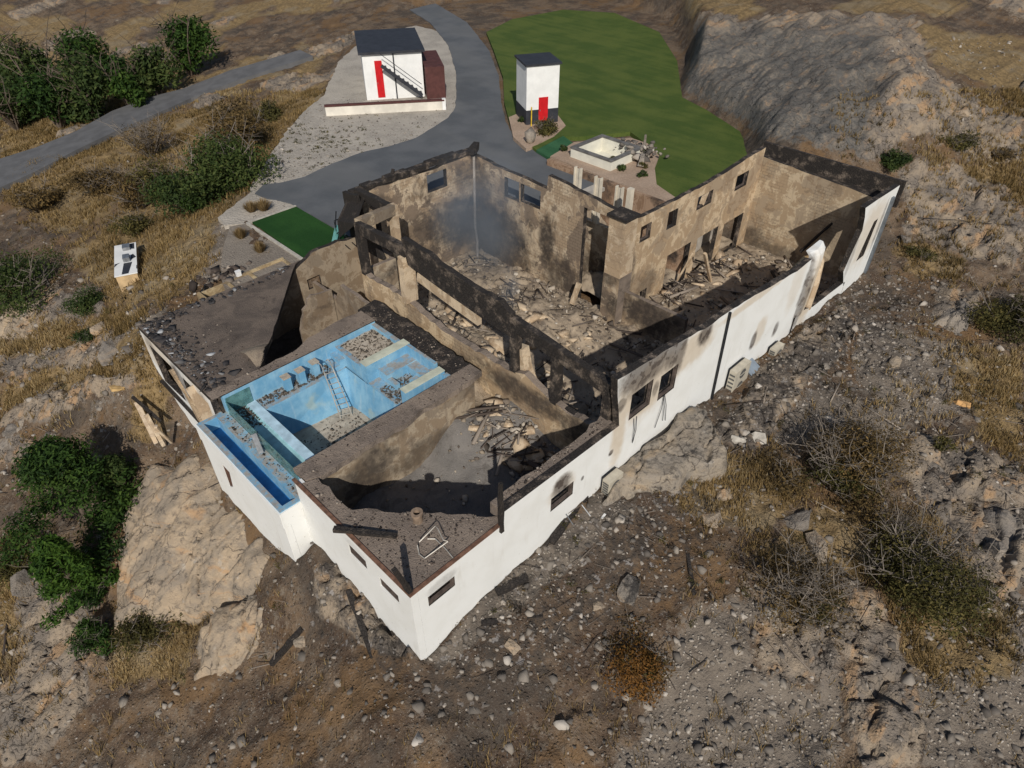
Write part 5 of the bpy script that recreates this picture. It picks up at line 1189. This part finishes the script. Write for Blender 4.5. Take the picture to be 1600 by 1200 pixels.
GRM = leaf_mat('dry_grass', pal((0.10, 0.075, 0.030), (0.25, 0.165, 0.065), (0.36, 0.255, 0.115), (0.45, 0.36, 0.21)), .3)
o = mesh_obj('dry_grass', np.stack([base - sd_, base + sd_, tip], 1).reshape(-1, 3), np.arange(n * B * 3).reshape(-1, 3), GRM, attrs={'tint': np.repeat(ti, 3)})
tag(o, 'straw-coloured dry grass covering the slopes', 'grass', kind='stuff')

# ================================================================== BUILDINGS AND THINGS AROUND THE YARD
WHT = plain('white_paint', (0.74, 0.74, 0.72), 0.7, 0.06, 1.2); RED = plain('red_paint', (0.50, 0.012, 0.016), 0.45, 0.12, 3); DRK = plain('charcoal_paint', (0.030, 0.032, 0.040), 0.6, 0.2, 2)
BRN = plain('brown_cladding', (0.085, 0.032, 0.028), 0.7, 0.2, 2)
def local_frame(p0, p1):
    """axes along p0-p1 (s), away from the viewer (t)"""
    a = Vector((p0[0], p0[1], 0)); d = (Vector((p1[0], p1[1], 0)) - a); L = d.length; d.normalize(); n = Vector((-d.y, d.x, 0))
    if n.dot(Vector((1, 1, 0))) < 0: n = -n
    def T(s, t, z): q = a + d * s + n * t; return (q.x, q.y, z)
    return T, L
def fbox(T, name, s0, s1, t0, t1, z0, z1, mat, parent):
    m = MB(); c = [T(s0, t0, z0), T(s1, t0, z0), T(s1, t1, z0), T(s0, t1, z0), T(s0, t0, z1), T(s1, t0, z1), T(s1, t1, z1), T(s0, t1, z1)]
    m.add(c, [(3, 2, 1, 0), (4, 5, 6, 7), (0, 1, 5, 4), (1, 2, 6, 5), (2, 3, 7, 6), (3, 0, 4, 7)]); return m.build(name, mat, parent)
# tower with the red door
a = P(822, 196, -.1); b = P(871, 191, -.1); T, L = local_frame(a, b)
tw = empty('garden_tower', tuple(a), 'small white tower with black base band and red door', 'building')
fbox(T, 'wall', 0, L, 0, 2.9, 1.12, 4.6, WHT, tw); fbox(T, 'base_band', -.02, L + .02, -.02, 2.92, -.4, 1.12, DRK, tw)
dr = fbox(T, 'door', L * .38, L * .67, -.07, -.021, 0.06, 2.1, RED, tw); fbox(T, 'handle', L * .41, L * .43, -.12, -.07, 1.0, 1.12, MET, dr)
fbox(T, 'doorstep', L * .36, L * .69, -.4, -.03, -.2, .05, WHT, tw); fbox(T, 'roof', -.15, L + .15, -.15, 3.05, 4.6, 4.75, DRK, tw)
q = P(830, 194, -.05); m_ = MB(); m_.tube([(q[0] - .3, q[1] - .3, -.1), (q[0] - .3, q[1] - .3, 1.5)], .05, 7); o = m_.build('yellow_pole', plain('yellow_paint', (0.62, 0.42, 0.03), .6)); tag(o, 'yellow pole standing before the white tower', 'pole')
q = P(828, 222, -.05)
o = boulder(828, 224, .0001, ROCKG, 'x') if False else None
V, T_ = hull(900, 0.9, 16, .4); o = mesh_obj('feature_stone', V * np.array([.55, .45, .9]) + np.array([q[0], q[1], .35]), T_, ROCKG); tag(o, 'upright grey stone in the bed before the white tower', 'boulder')
q = P(852, 206, -.05); shrub(852, 209, 20, .9, L_OLV, 'grey-green shrub in the bed under the red door', 1600, size=.08, base=q, twig=1.5)
# outbuilding with red door behind its low wall
a = P(574, 178, -.35); b = P(702, 169, -.35); T, L = local_frame(a, b)
gb = empty('outbuilding', T(0, 4, -.4), 'white outbuilding with red door and black outside stair', 'building')
fbox(T, 'wall', .2, L * .76, 4.0, 12, -.6, 3.6, WHT, gb); d_ = fbox(T, 'door', L * .17, L * .26, 3.93, 3.999, -.2, 3.0, RED, gb); fbox(T, 'handle', L * .18, L * .187, 3.88, 3.93, 1.0, 1.15, MET, d_)
fbox(T, 'downpipe', L * .40, L * .415, 3.9, 3.999, -.4, 3.6, DRK, gb); fbox(T, 'roof', -.1, L * .80, 3.7, 12.3, 3.6, 3.8, DRK, gb)
fbox(T, 'annexe', L * .78, L * 1.02, 3.2, 9, -.6, 2.4, BRN, gb)
stp = MB()
for i in range(9): stp.bar(T(L * .70 - i * .38, 3.1, .15 + i * .3), T(L * .70 - i * .38, 3.9, .15 + i * .3), .32, .06)
stp.build('stair_treads', DRK, gb)['kind'] = 'stuff'
m_ = MB(); m_.bar(T(L * .72, 3.05, .0), T(L * .72 - 3.5, 3.05, 2.8), .08, .3); m_.build('stair_stringer', DRK, gb)
m_ = MB(); m_.bar(T(L * .72, 3.05, 1.0), T(L * .72 - 3.5, 3.05, 3.8), .05, .05); m_.build('stair_handrail', DRK, gb)
a = P(510, 181, -.38); b = P(697, 171, -.38); T, L = local_frame(a, b)
lw_ = empty('yard_wall', tuple(a), 'low white garden wall with dark red capping before the outbuilding', 'wall')
fbox(T, 'wall', 0, L * .97, 0, .3, -.6, .38, plain('stained_white_wall', (0.66, 0.62, 0.54), .8, .15, .8), lw_); fbox(T, 'capping', -.05, L * .99, -.06, .36, .38, .5, BRN, lw_)
fbox(T, 'end_post', L * .97 + .01, L, -.02, .32, -.6, .55, WHT, lw_)
# sunken basin with grey coping on the planting bed
BAS = plain('cream_render', (0.66, 0.64, 0.55), .8, .08, 1.5); COP = plain('grey_coping', (0.13, 0.125, 0.12), .85, .3, 2)
c = [P(893, 225, .75), P(944, 256, .75), P(998, 236, .75), P(956, 211, .75)]
x0 = (c[0][0] + c[1][0]) / 2; x1 = (c[2][0] + c[3][0]) / 2; y0 = (c[1][1] + c[2][1]) / 2; y1 = (c[0][1] + c[3][1]) / 2
bs = empty('rendered_basin', ((x0 + x1) / 2, (y0 + y1) / 2, 0), 'empty cream rectangular basin with grey coping on the gravel bed', 'basin')
for (p0, p1, p2, p3) in ((x0, x0 + .25, y0, y1), (x1 - .25, x1, y0, y1), (x0 + .25, x1 - .25, y0, y0 + .25), (x0 + .25, x1 - .25, y1 - .25, y1)): pbox('wall', p0, p1, p2, p3, -.6, .74, BAS, bs)
for (p0, p1, p2, p3) in ((x0 - .06, x0 + .3, y0 - .06, y1 + .06), (x1 - .3, x1 + .06, y0 - .06, y1 + .06), (x0 + .3, x1 - .3, y0 - .06, y0 + .3), (x0 + .3, x1 - .3, y1 - .3, y1 + .06)): pbox('coping', p0, p1, p2, p3, .741, .84, COP, bs)
pbox('floor', x0 + .25, x1 - .25, y0 + .25, y1 - .25, -.6, -.3, BAS, bs)
n = 90; rg = np.random.default_rng(3); pp = np.stack([rg.normal(x1 + .2, .55, n), rg.normal(y0 + .3, .8, n), .1 + rg.random(n) * .7], -1)
o = scatter('ash_heap', pp, rg.gamma(2, .09, n) + .05, STN); tag(o, 'grey heap of burnt stone at the basin corner', 'debris', kind='stuff')
m_ = MB(); q = P(1006, 238, .2); m_.bar((q[0], q[1], 0), (q[0] + .1, q[1] + .1, 1.5), .3, .25, 4, .5, .25); tag(m_.build('burnt_stump', TWG), 'pale burnt stump beside the basin', 'stump')
m_ = MB(); m_.bar((*P(1001, 262, .05)[:2], .1), (*P(1003, 258, .05)[:2], .9), .45, .4, 3, .6, .2); tag(m_.build('bed_stone', ROCKG), 'small upright stone on the pink gravel bed', 'boulder')
# window wells along the north edge of the roof deck
well = empty('light_well', (4.5, 22.9, -.4), 'rust-stained concrete light wells along the roof deck', 'light well')
RST = burnt('rust_stained_concrete', 'y', 0.25, .9, (1.0, .95, .78), blocks=False)
plate('well_wall', 'y', 23.55, .15, [(3.7, -2.2), (9.1, -2.2), (9.1, -.18), (6.6, -.2), (6.4, -.3), (3.7, -.35)], (), RST, well)
for xx in (3.7, 5.35, 6.75, 8.95): plate('well_side', 'x', xx, .14, rect(22.35, 23.54, -2.2, -.2), (), RST, well)
plate('well_floor', 'z', -1.6, -.3, rect(3.85, 8.94, 22.35, 23.54), (), SLAB, well)
q = (6.3, 23.75, -.3); m_ = MB(); m_.box(q[0] - .13, q[0] + .13, q[1] - .1, q[1] + .1, -.36, -.02); m_.box(q[0] - .15, q[0] + .15, q[1] - .12, q[1] + .12, -.02, .02); tag(m_.build('white_bucket', WHT), 'small white box beside the light wells', 'box')
n = 60; pp = np.stack([rg.normal(5.6, .7, n), rg.normal(24.6, .45, n), np.full(n, -.3)], -1); o = scatter('burnt_debris_heap', pp, rg.gamma(2, .06, n) + .04, SCR); tag(o, 'heap of charred scraps beside the light wells', 'debris', kind='stuff')
# shed with the white roof
g = ground(196, 446); sx = 1.5; T, L = local_frame(P(180, 436, g[2] + 1.0), P(216, 429, g[2] + 1.0))
sd = empty('garden_shed', tuple(g), 'small wooden shed with white roof marked by black shapes', 'shed'); zb = g[2] - .6; zt = g[2] + 1.1
SHD = plain('plywood', (0.50, 0.36, 0.20), .8, .2, 2)
wl = fbox(T, 'wall', .05, L - .05, .05, 4.35, zb, zt, SHD, sd); fbox(T, 'roof', 0, L, 0, 4.4, zt + .002, zt + .07, WHT, sd)
fbox(T, 'roof_box', L * .42, L * .72, .95 * 1.76, 1.3 * 1.76, zt + .07, zt + .36, MET, sd); fbox(T, 'roof_box', L * .40, L * .74, 1.9 * 1.76, 2.25 * 1.76, zt + .07, zt + .3, MET, sd)
for pts_ in (((.32, .05), (.62, .05), (.80, .9), (.42, .9)), ((.0, .7), (.14, .9), (.28, 1.0), (.02, .95)), ((.74, 1.1), (.98, 1.25), (.84, 1.55), (.74, 1.45)), ((.78, 2.0), (.92, 1.95), (.92, 2.45), (.7, 2.45)), ((.96, .3), (1.0, .3), (1.0, .6), (.97, .55))):
    vs = [T(s_ * L, t_ * 1.76, zt + .074) for s_, t_ in pts_] + [T(s_ * L, t_ * 1.76, zt + .071) for s_, t_ in pts_]
    mesh_obj('roof_patch', vs, [(0, 1, 2, 3), (7, 6, 5, 4), (0, 4, 5, 1), (1, 5, 6, 2), (2, 6, 7, 3), (3, 7, 4, 0)], DRK, sd)
# air conditioners and meter box on the facade
ACM = plain('cream_metal', (0.46, 0.42, 0.34), .6, .12, 3); GRL = plain('dark_grille', (0.10, 0.10, 0.095), .6, .2, 8)
def aircon(x0, x1, z0, z1, fans, label):
    o = empty('air_conditioner', ((x0 + x1) / 2, -.35, z0), label, 'air conditioner', 'outdoor air conditioners on the facade')
    pbox('casing', x0, x1, -.55, -.16, z0, z1, ACM, o); pbox('back_plate', x0 + .02, x1 - .02, -.155, -.1, z0 + .03, z1 + .03, BLK, o); pbox('bracket', x0 + .1, x1 - .1, -.16, -.02, z0 + .1, z0 + .2, MET, o)
    m_ = MB()
    for k_ in range(6): m_.box(x0 - .012, x0 - .002, -.50, -.2, z0 + .12 + k_ * (z1 - z0 - .2) / 6, z0 + .12 + k_ * (z1 - z0 - .2) / 6 + .1)
    m_.build('side_louvre', GRL, o)['kind'] = 'stuff'
    for k_ in range(fans):
        cx, cz = (x0 + x1) / 2, z0 + (z1 - z0) * (k_ + .5) / fans; rr = min(x1 - x0, (z1 - z0) / fans) * .36
        vs = [(cx, -.556, cz)] + [(cx + math.cos(t) * rr, -.556, cz + math.sin(t) * rr) for t in np.linspace(0, 2 * math.pi, 21)[:-1]]
        f_ = mesh_obj('fan_grille', vs, [(0, 1 + i, 1 + (i + 1) % 20) for i in range(20)], GRL, o)
        m_ = MB(); m_.box(cx - rr * .9, cx + rr * .9, -.575, -.56, cz - .02, cz + .02); m_.build('fan_guard', ACM, f_)
    return o
aircon(10.2, 11.15, -3.05, -2.0, 1, 'melted cream air conditioner beside the flat rock slab')
aircon(20.45, 21.9, -3.4, -1.75, 2, 'tall two-fan cream air conditioner right of the downpipe')
aircon(25.0, 25.95, -3.75, -2.75, 1, 'small cream air conditioner near the buckled wall')
mb = empty('meter_box', (22.7, -.2, -3.3), 'grey metal box with sloping lid beside the tall air conditioner', 'electrical box')
m_ = MB(); m_.add([(22.3, -.55, -3.5), (23.2, -.55, -3.5), (23.2, -.02, -3.5), (22.3, -.02, -3.5), (22.3, -.55, -2.9), (23.2, -.55, -2.9), (23.2, -.02, -2.6), (22.3, -.02, -2.6)], [(3, 2, 1, 0), (4, 5, 6, 7), (0, 1, 5, 4), (1, 2, 6, 5), (2, 3, 7, 6), (3, 0, 4, 7)]); m_.build('cabinet', MET, mb)
m_ = MB(); m_.bar((22.75, -.62, -2.91), (22.75, -.0, -2.56), .98, .03); m_.build('lid', plain('blue_grey_lid', (0.28, 0.33, 0.38), .5, .1, 3, .3), mb)
# charred timbers lying about
def timber(a, b, w_, label, mat=None, za=None, zb=None, name='charred_timber', rag=.18):
    p = ground(*a) if za is None else P(*a, za); q = ground(*b) if zb is None else P(*b, zb)
    m_ = MB(); m_.bar((p[0], p[1], p[2] + w_ * .45), (q[0], q[1], q[2] + w_ * .45), w_, w_ * .8, 7, .85, rag)
    return tag(m_.build(name, mat or CH), label, 'timber', 'charred timbers')
timber((545, 925), (584, 1030), .24, 'charred timber leaning down the sooty ledge beside the house corner')
timber((425, 1040), (474, 984), .26, 'charred timber at the bottom edge below the rock ledge')
timber((916, 778), (862, 852), .24, 'longest charred timber lying along the facade foot')
timber((882, 812), (850, 858), .14, 'thin charred lath against the white facade')
timber((776, 930), (824, 906), .30, 'short thick charred timber below the facade')
timber((752, 976), (848, 963), .18, 'charred timber lying level in the rubble at bottom centre')
timber((1074, 868), (1084, 932), .16, 'charred post lying upslope of the orange shrub')
timber((1076, 874), (1108, 866), .12, 'charred crosspiece joined to the fallen post')
timber((1338, 756), (1350, 771), .14, 'charred stub above the sprawling shrub')
timber((522, 829), (620, 840), .20, 'charred timber overhanging the roof slab edge', None, .02, .02)
timber((1250, 395), (1300, 350), .20, 'charred rafter leaning on the far tan wall', None, -3.6, -1.2)
timber((1205, 425), (1222, 455), .16, 'charred rafter lying in the far room', None, -4.4, -4.4)
timber((905, 445), (893, 478), .3, 'pale plank leaning in the main room rubble', PALEC, -2.6, -3.9, 'leaning_plank', .1)
timber((1101, 398), (1110, 442), .22, 'pale bent steel column in the far room', PALEC, -1.9, -4.5, 'bent_column', .1)
timber((1082, 398), (1058, 440), .16, 'pale slanting steel brace in the far room', PALEC, -2.2, -4.5, 'bent_column', .1)
timber((905, 380), (945, 395), .16, 'pale broken plank inside the tall doorway', PALEC, -3.0, -3.2, 'leaning_plank', .1)
m_ = MB(); p = P(640, 924, 0); m_.bar((p[0], p[1], 0), (p[0] - .35, p[1] + .1, 1.5), .22, .2, 6, .8, .15, (1, 0, 0)); tag(m_.build('charred_post', CH), 'charred post standing on the front corner of the roof slab', 'post', 'charred posts')
m_ = MB(); p = P(783, 822, 0); m_.bar((p[0], p[1], -.3), (p[0] + .05, p[1] + .05, 2.25), .16, .16, 6, .8, .12, (1, 0, 0)); tag(m_.build('charred_post', CH), 'thin charred post standing at the step of the low roof', 'post', 'charred posts')
p = P(653, 814, 0); m_ = MB(); K = 18; vs = []
for (rr, zz) in ((.19, -.02), (.19, .4), (.23, .4), (.23, .5), (.13, .5), (.13, .1)): vs += [(p[0] + math.cos(2 * math.pi * i / K) * rr, p[1] + math.sin(2 * math.pi * i / K) * rr, zz) for i in range(K)]
m_.add(vs, [(r_ * K + i, r_ * K + (i + 1) % K, (r_ + 1) * K + (i + 1) % K, (r_ + 1) * K + i) for r_ in range(5) for i in range(K)] + [tuple(range(5 * K, 6 * K))]); tag(m_.build('vent_pipe', plain('scorched_clay', (0.22, 0.16, 0.115), .9, .3, 4)), 'stubby scorched vent pipe on the roof slab', 'pipe')
ch_ = empty('bent_metal_frame', tuple(P(675, 870, 0)), 'bent metal chair frame on the roof slab', 'frame')
def tb(px_, nm='tube'):
    m_ = MB(); m_.tube([P(u, v, z) for u, v, z in px_], .022, 6); m_.build(nm, LM, ch_)
tb([(655, 847, .25), (668, 834, .4), (680, 822, .5), (684, 826, .5), (693, 844, .4)]); tb([(693, 844, .35), (700, 846, .3), (664, 872, .05)]); tb([(652, 852, .2), (655, 866, .06), (664, 873, .04)])
tb([(668, 842, .03), (680, 842, .03), (695, 856, .03), (708, 872, .03)])
# torn railing outside the glazed corner
rl = empty('bent_railing', tuple(P(530, 390, -.2)), 'bent black metal railing beside the turf square', 'railing')
for L_ in ([(524, 355, .9), (525, 330, 2.0)], [(522, 345, 1.2), (540, 338, 1.4), (553, 330, 1.5)], [(526, 365, .7), (545, 352, .9), (556, 348, 1.0)], [(528, 372, .2), (545, 388, -.1)], [(535, 366, .2), (556, 384, -.1)], [(522, 346, 1.2), (528, 372, .2), (522, 395, -.3)], [(540, 338, 1.4), (543, 360, .7)]):
    m_ = MB(); m_.tube([P(*q) for q in L_], .035, 5); m_.build('bar', BLK, rl)
m_ = MB(); m_.bar(P(528, 352, .9), P(520, 388, -.2), .35, .03); tag(m_.build('glass_shard', GL), 'tall green glass shard beside the bent railing', 'glass')
# torn pieces of wall thrown down the bank
for i, (a, b, w_, lb) in enumerate((((213, 628), (244, 693), .26, 'outer of the white wall boards leaning on the bank'), ((228, 648), (256, 697), .22, 'middle of the white wall boards leaning on the bank'), ((243, 668), (268, 692), .14, 'inner small white wall board leaning on the bank'))):
    p = P(*a, -3.6); q = P(*b, -5.6); m_ = MB(); m_.bar(p, q, w_, .10, 4, .8, .06); tag(m_.build('fallen_wall_board', BKL), lb, 'board', 'fallen wall boards')
timber((208, 622), (252, 660), .16, 'charred rail lying over the white wall boards', None, -3.4, -4.2)
# twisted steel litter by the facade
lt = empty('steel_trestle', tuple(ground(880, 830)), 'row of thin pale steel brackets at the facade foot', 'bracket')
for (a, b) in (((863, 824), (880, 838)), ((884, 812), (898, 826)), ((838, 843), (850, 852)), ((826, 853), (842, 868)), ((908, 797), (922, 808))):
    p = ground(*a); q = ground(*b); m_ = MB(); m_.tube([(p[0], p[1], p[2] + .35), (q[0], q[1], q[2] + .08)], .025, 5); m_.build('bracket', MET, lt)
m_ = MB(); p = ground(952, 797); q = ground(940, 812); m_.bar((p[0], p[1], p[2] + .1), (q[0], q[1], q[2] + .08), .1, .04); tag(m_.build('metal_strip', WHT), 'white metal strip on the rubble below the flat slab', 'scrap')

# ================================================================== SMOKE still rising from the main room
def smoke(name, c, r, dens, label, sc=.28):
    bm = bmesh.new(); bmesh.ops.create_icosphere(bm, subdivisions=3, radius=1.0)
    me = bpy.data.meshes.new(name); bm.to_mesh(me); bm.free()
    o = bpy.data.objects.new(name, me); COL.objects.link(o); o.location = c; o.scale = r
    m = bpy.data.materials.new(name); m.use_nodes = True; t = m.node_tree; t.nodes.clear()
    out = t.nodes.new('ShaderNodeOutputMaterial'); pv = t.nodes.new('ShaderNodeVolumePrincipled'); pv.inputs['Color'].default_value = (.62, .72, .84, 1); pv.inputs['Anisotropy'].default_value = .1
    tc = t.nodes.new('ShaderNodeTexCoord'); ln = t.nodes.new('ShaderNodeVectorMath'); ln.operation = 'LENGTH'; t.links.new(tc.outputs['Object'], ln.inputs[0])
    mr = t.nodes.new('ShaderNodeMapRange'); mr.interpolation_type = 'SMOOTHSTEP'; mr.inputs[1].default_value = 1.0; mr.inputs[2].default_value = .15; t.links.new(ln.outputs['Value'], mr.inputs[0])
    g = t.nodes.new('ShaderNodeNewGeometry'); n = t.nodes.new('ShaderNodeTexNoise'); n.inputs['Scale'].default_value = sc; n.inputs['Detail'].default_value = 2; t.links.new(g.outputs['Position'], n.inputs['Vector'])
    m2 = t.nodes.new('ShaderNodeMapRange'); m2.inputs[1].default_value = .35; m2.inputs[2].default_value = .7; t.links.new(n.outputs[0], m2.inputs[0])
    k1 = t.nodes.new('ShaderNodeMath'); k1.operation = 'MULTIPLY'; t.links.new(mr.outputs[0], k1.inputs[0]); t.links.new(m2.outputs[0], k1.inputs[1])
    k2 = t.nodes.new('ShaderNodeMath'); k2.operation = 'MULTIPLY'; t.links.new(k1.outputs[0], k2.inputs[0]); k2.inputs[1].default_value = dens
    t.links.new(k2.outputs[0], pv.inputs['Density']); t.links.new(pv.outputs[0], out.inputs['Volume'])
    me.materials.append(m); return tag(o, label, 'smoke', kind='stuff')
smoke('smoke', (20.0, 18.3, 0.6), (3.8, 4.0, 5.6), .34, 'thin blue smoke in the corner of the roofless main room')
smoke('smoke', (17.6, 13.0, -1.6), (.9, .9, 2.2), .5, 'small smoke wisp over the rubble of the main room', .8)

# ------------------------------------------------------------------ fine litter on slabs and slopes
def slab_pts(n, x0, x1, y0, y1, z): return np.stack([RNG.uniform(x0, x1, n), RNG.uniform(y0, y1, n), np.full(n, z)], -1)
a_ = slab_pts(1500, .2, 4.3, .2, 6.8, .01); a_ = a_[in_poly(a_[:, 0], a_[:, 1], [(0.2, 0.2), (4.2, 0.2)] + inner + [(0.2, 6.9)])]
lp = np.vstack([a_, slab_pts(260, .5, 9.6, 7.0, 7.85, .02), slab_pts(380, 8.9, 9.9, 8, 15, -.02), slab_pts(160, 0.3, 8.6, 14.2, 14.7, .03), slab_pts(420, .2, 3.2, 14.9, 22.1, .01), slab_pts(260, 4.5, 10.9, .4, .75, .49), slab_pts(220, .05, .4, 5, 14, -1.08)])
scatter('slab_litter', lp, RNG.gamma(1.1, .014, len(lp)) + .012, SCR)['kind'] = 'stuff'
wp = np.vstack([ground_points(420, 660, 1610, 470, 1060, lambda r, g, c, p: .5 - .2 * r), ground_points(200, 0, 480, 440, 1060, lambda r, g, c, p: .5)])
wp = wp[fbm(wp[:, 0] * .4, wp[:, 1] * .4, 12) > .40]
cl = [((p[0], p[1], p[2] + .08), (RNG.uniform(.12, .4), RNG.uniform(.12, .4), RNG.uniform(.08, .22))) for p in wp]
for nm, mt, sl_, sz in (('low_weeds', L_BRN, cl[::2], .03), ('green_weeds', L_OLV, cl[1::4], .03), ('burnt_brush', leaf_mat('burnt_leaf', pal((0.012, 0.011, 0.01), (0.03, 0.025, 0.02), (0.09, 0.07, 0.05))), cl[3::4], .035)):
    o = leaves(nm, sl_, len(sl_) * 55, sz, mt, None, 77, .6, 1.8); o['kind'] = 'stuff'
tp_ = np.vstack([ground_points(420, 660, 1610, 470, 1060), ground_points(120, 0, 480, 560, 1060)])
scatter('dead_twigs', tp_ + np.array([0, 0, .08]), RNG.gamma(2, .16, len(tp_)) + .1, SCR, protos=[(V * np.array([1, .45, .45]), T) for V, T in stick_protos()])['kind'] = 'stuff'

yp = np.array([P(u, v, -.4) for u, v in zip(RNG.normal(500, 60, 160), RNG.normal(222, 22, 160))]); yp = yp[in_poly(yp[:, 0], yp[:, 1], yard) & ~in_poly(yp[:, 0], yp[:, 1], drv)]
o = leaves('yard_weeds', [((p[0], p[1], -.36), (.25, .25, .1)) for p in yp], len(yp) * 14, .05, L_OLV, None, 5, .8, 1.6); o['kind'] = 'stuff'
yp = np.array([P(u, v, -.4) for u, v in zip(RNG.uniform(390, 715, 2600), RNG.uniform(150, 350, 2600))]); yp = yp[in_poly(yp[:, 0], yp[:, 1], yard) & ~in_poly(yp[:, 0], yp[:, 1], drv) & (yp[:, 1] > 29.8)]
scatter('yard_stones', yp, RNG.gamma(1.2, .03, len(yp)) + .03, STN)['kind'] = 'stuff'

big = [hull(700 + i, .28, 12, .7) for i in range(6)]
bp = np.vstack([room_points(60, 13.5, 20, 8, 17, f_main), room_points(40, 11.7, 13, 2, 16, f_main), room_points(14, 8.6, 10.6, 3, 7, f_front), room_points(16, 24, 37, 5.5, 8.6, f_far)])
scatter('plaster_chunks', bp, RNG.gamma(2.5, .13, len(bp)) + .15, PALEC, protos=big)['kind'] = 'stuff'
DCH = Mat('deck_char'); _c = DCH.ramp(DCH.attr('tint'), [(0.0, (0.018, 0.016, 0.016)), (0.7, (0.06, 0.055, 0.055)), (0.9, (0.2, 0.2, 0.2)), (1.0, (0.42, 0.43, 0.44))]); DCH = DCH.done(_c, 0.8, 0.3)
n_ = 420; t_ = RNG.random(n_); cp_ = np.vstack([np.stack([np.abs(RNG.normal(0, .7, n_)) + .08, 14.9 + 7.3 * t_, np.full(n_, .02)], -1), slab_pts(150, .1, 8.5, 21.6, 22.25, .02)])
scatter('deck_char', cp_, RNG.gamma(1.2, .06, len(cp_)) + .02, DCH, protos=big)['kind'] = 'stuff'

m_ = MB(); m_.tube([tuple(ground(u, v) + np.array([0, 0, .12])) for u, v in ((1404, 338), (1440, 343), (1490, 346), (1545, 352), (1605, 355))], .02, 5); tag(m_.build('ground_cable', BLK), 'thin black cable running from the far house corner over bare rock', 'cable')
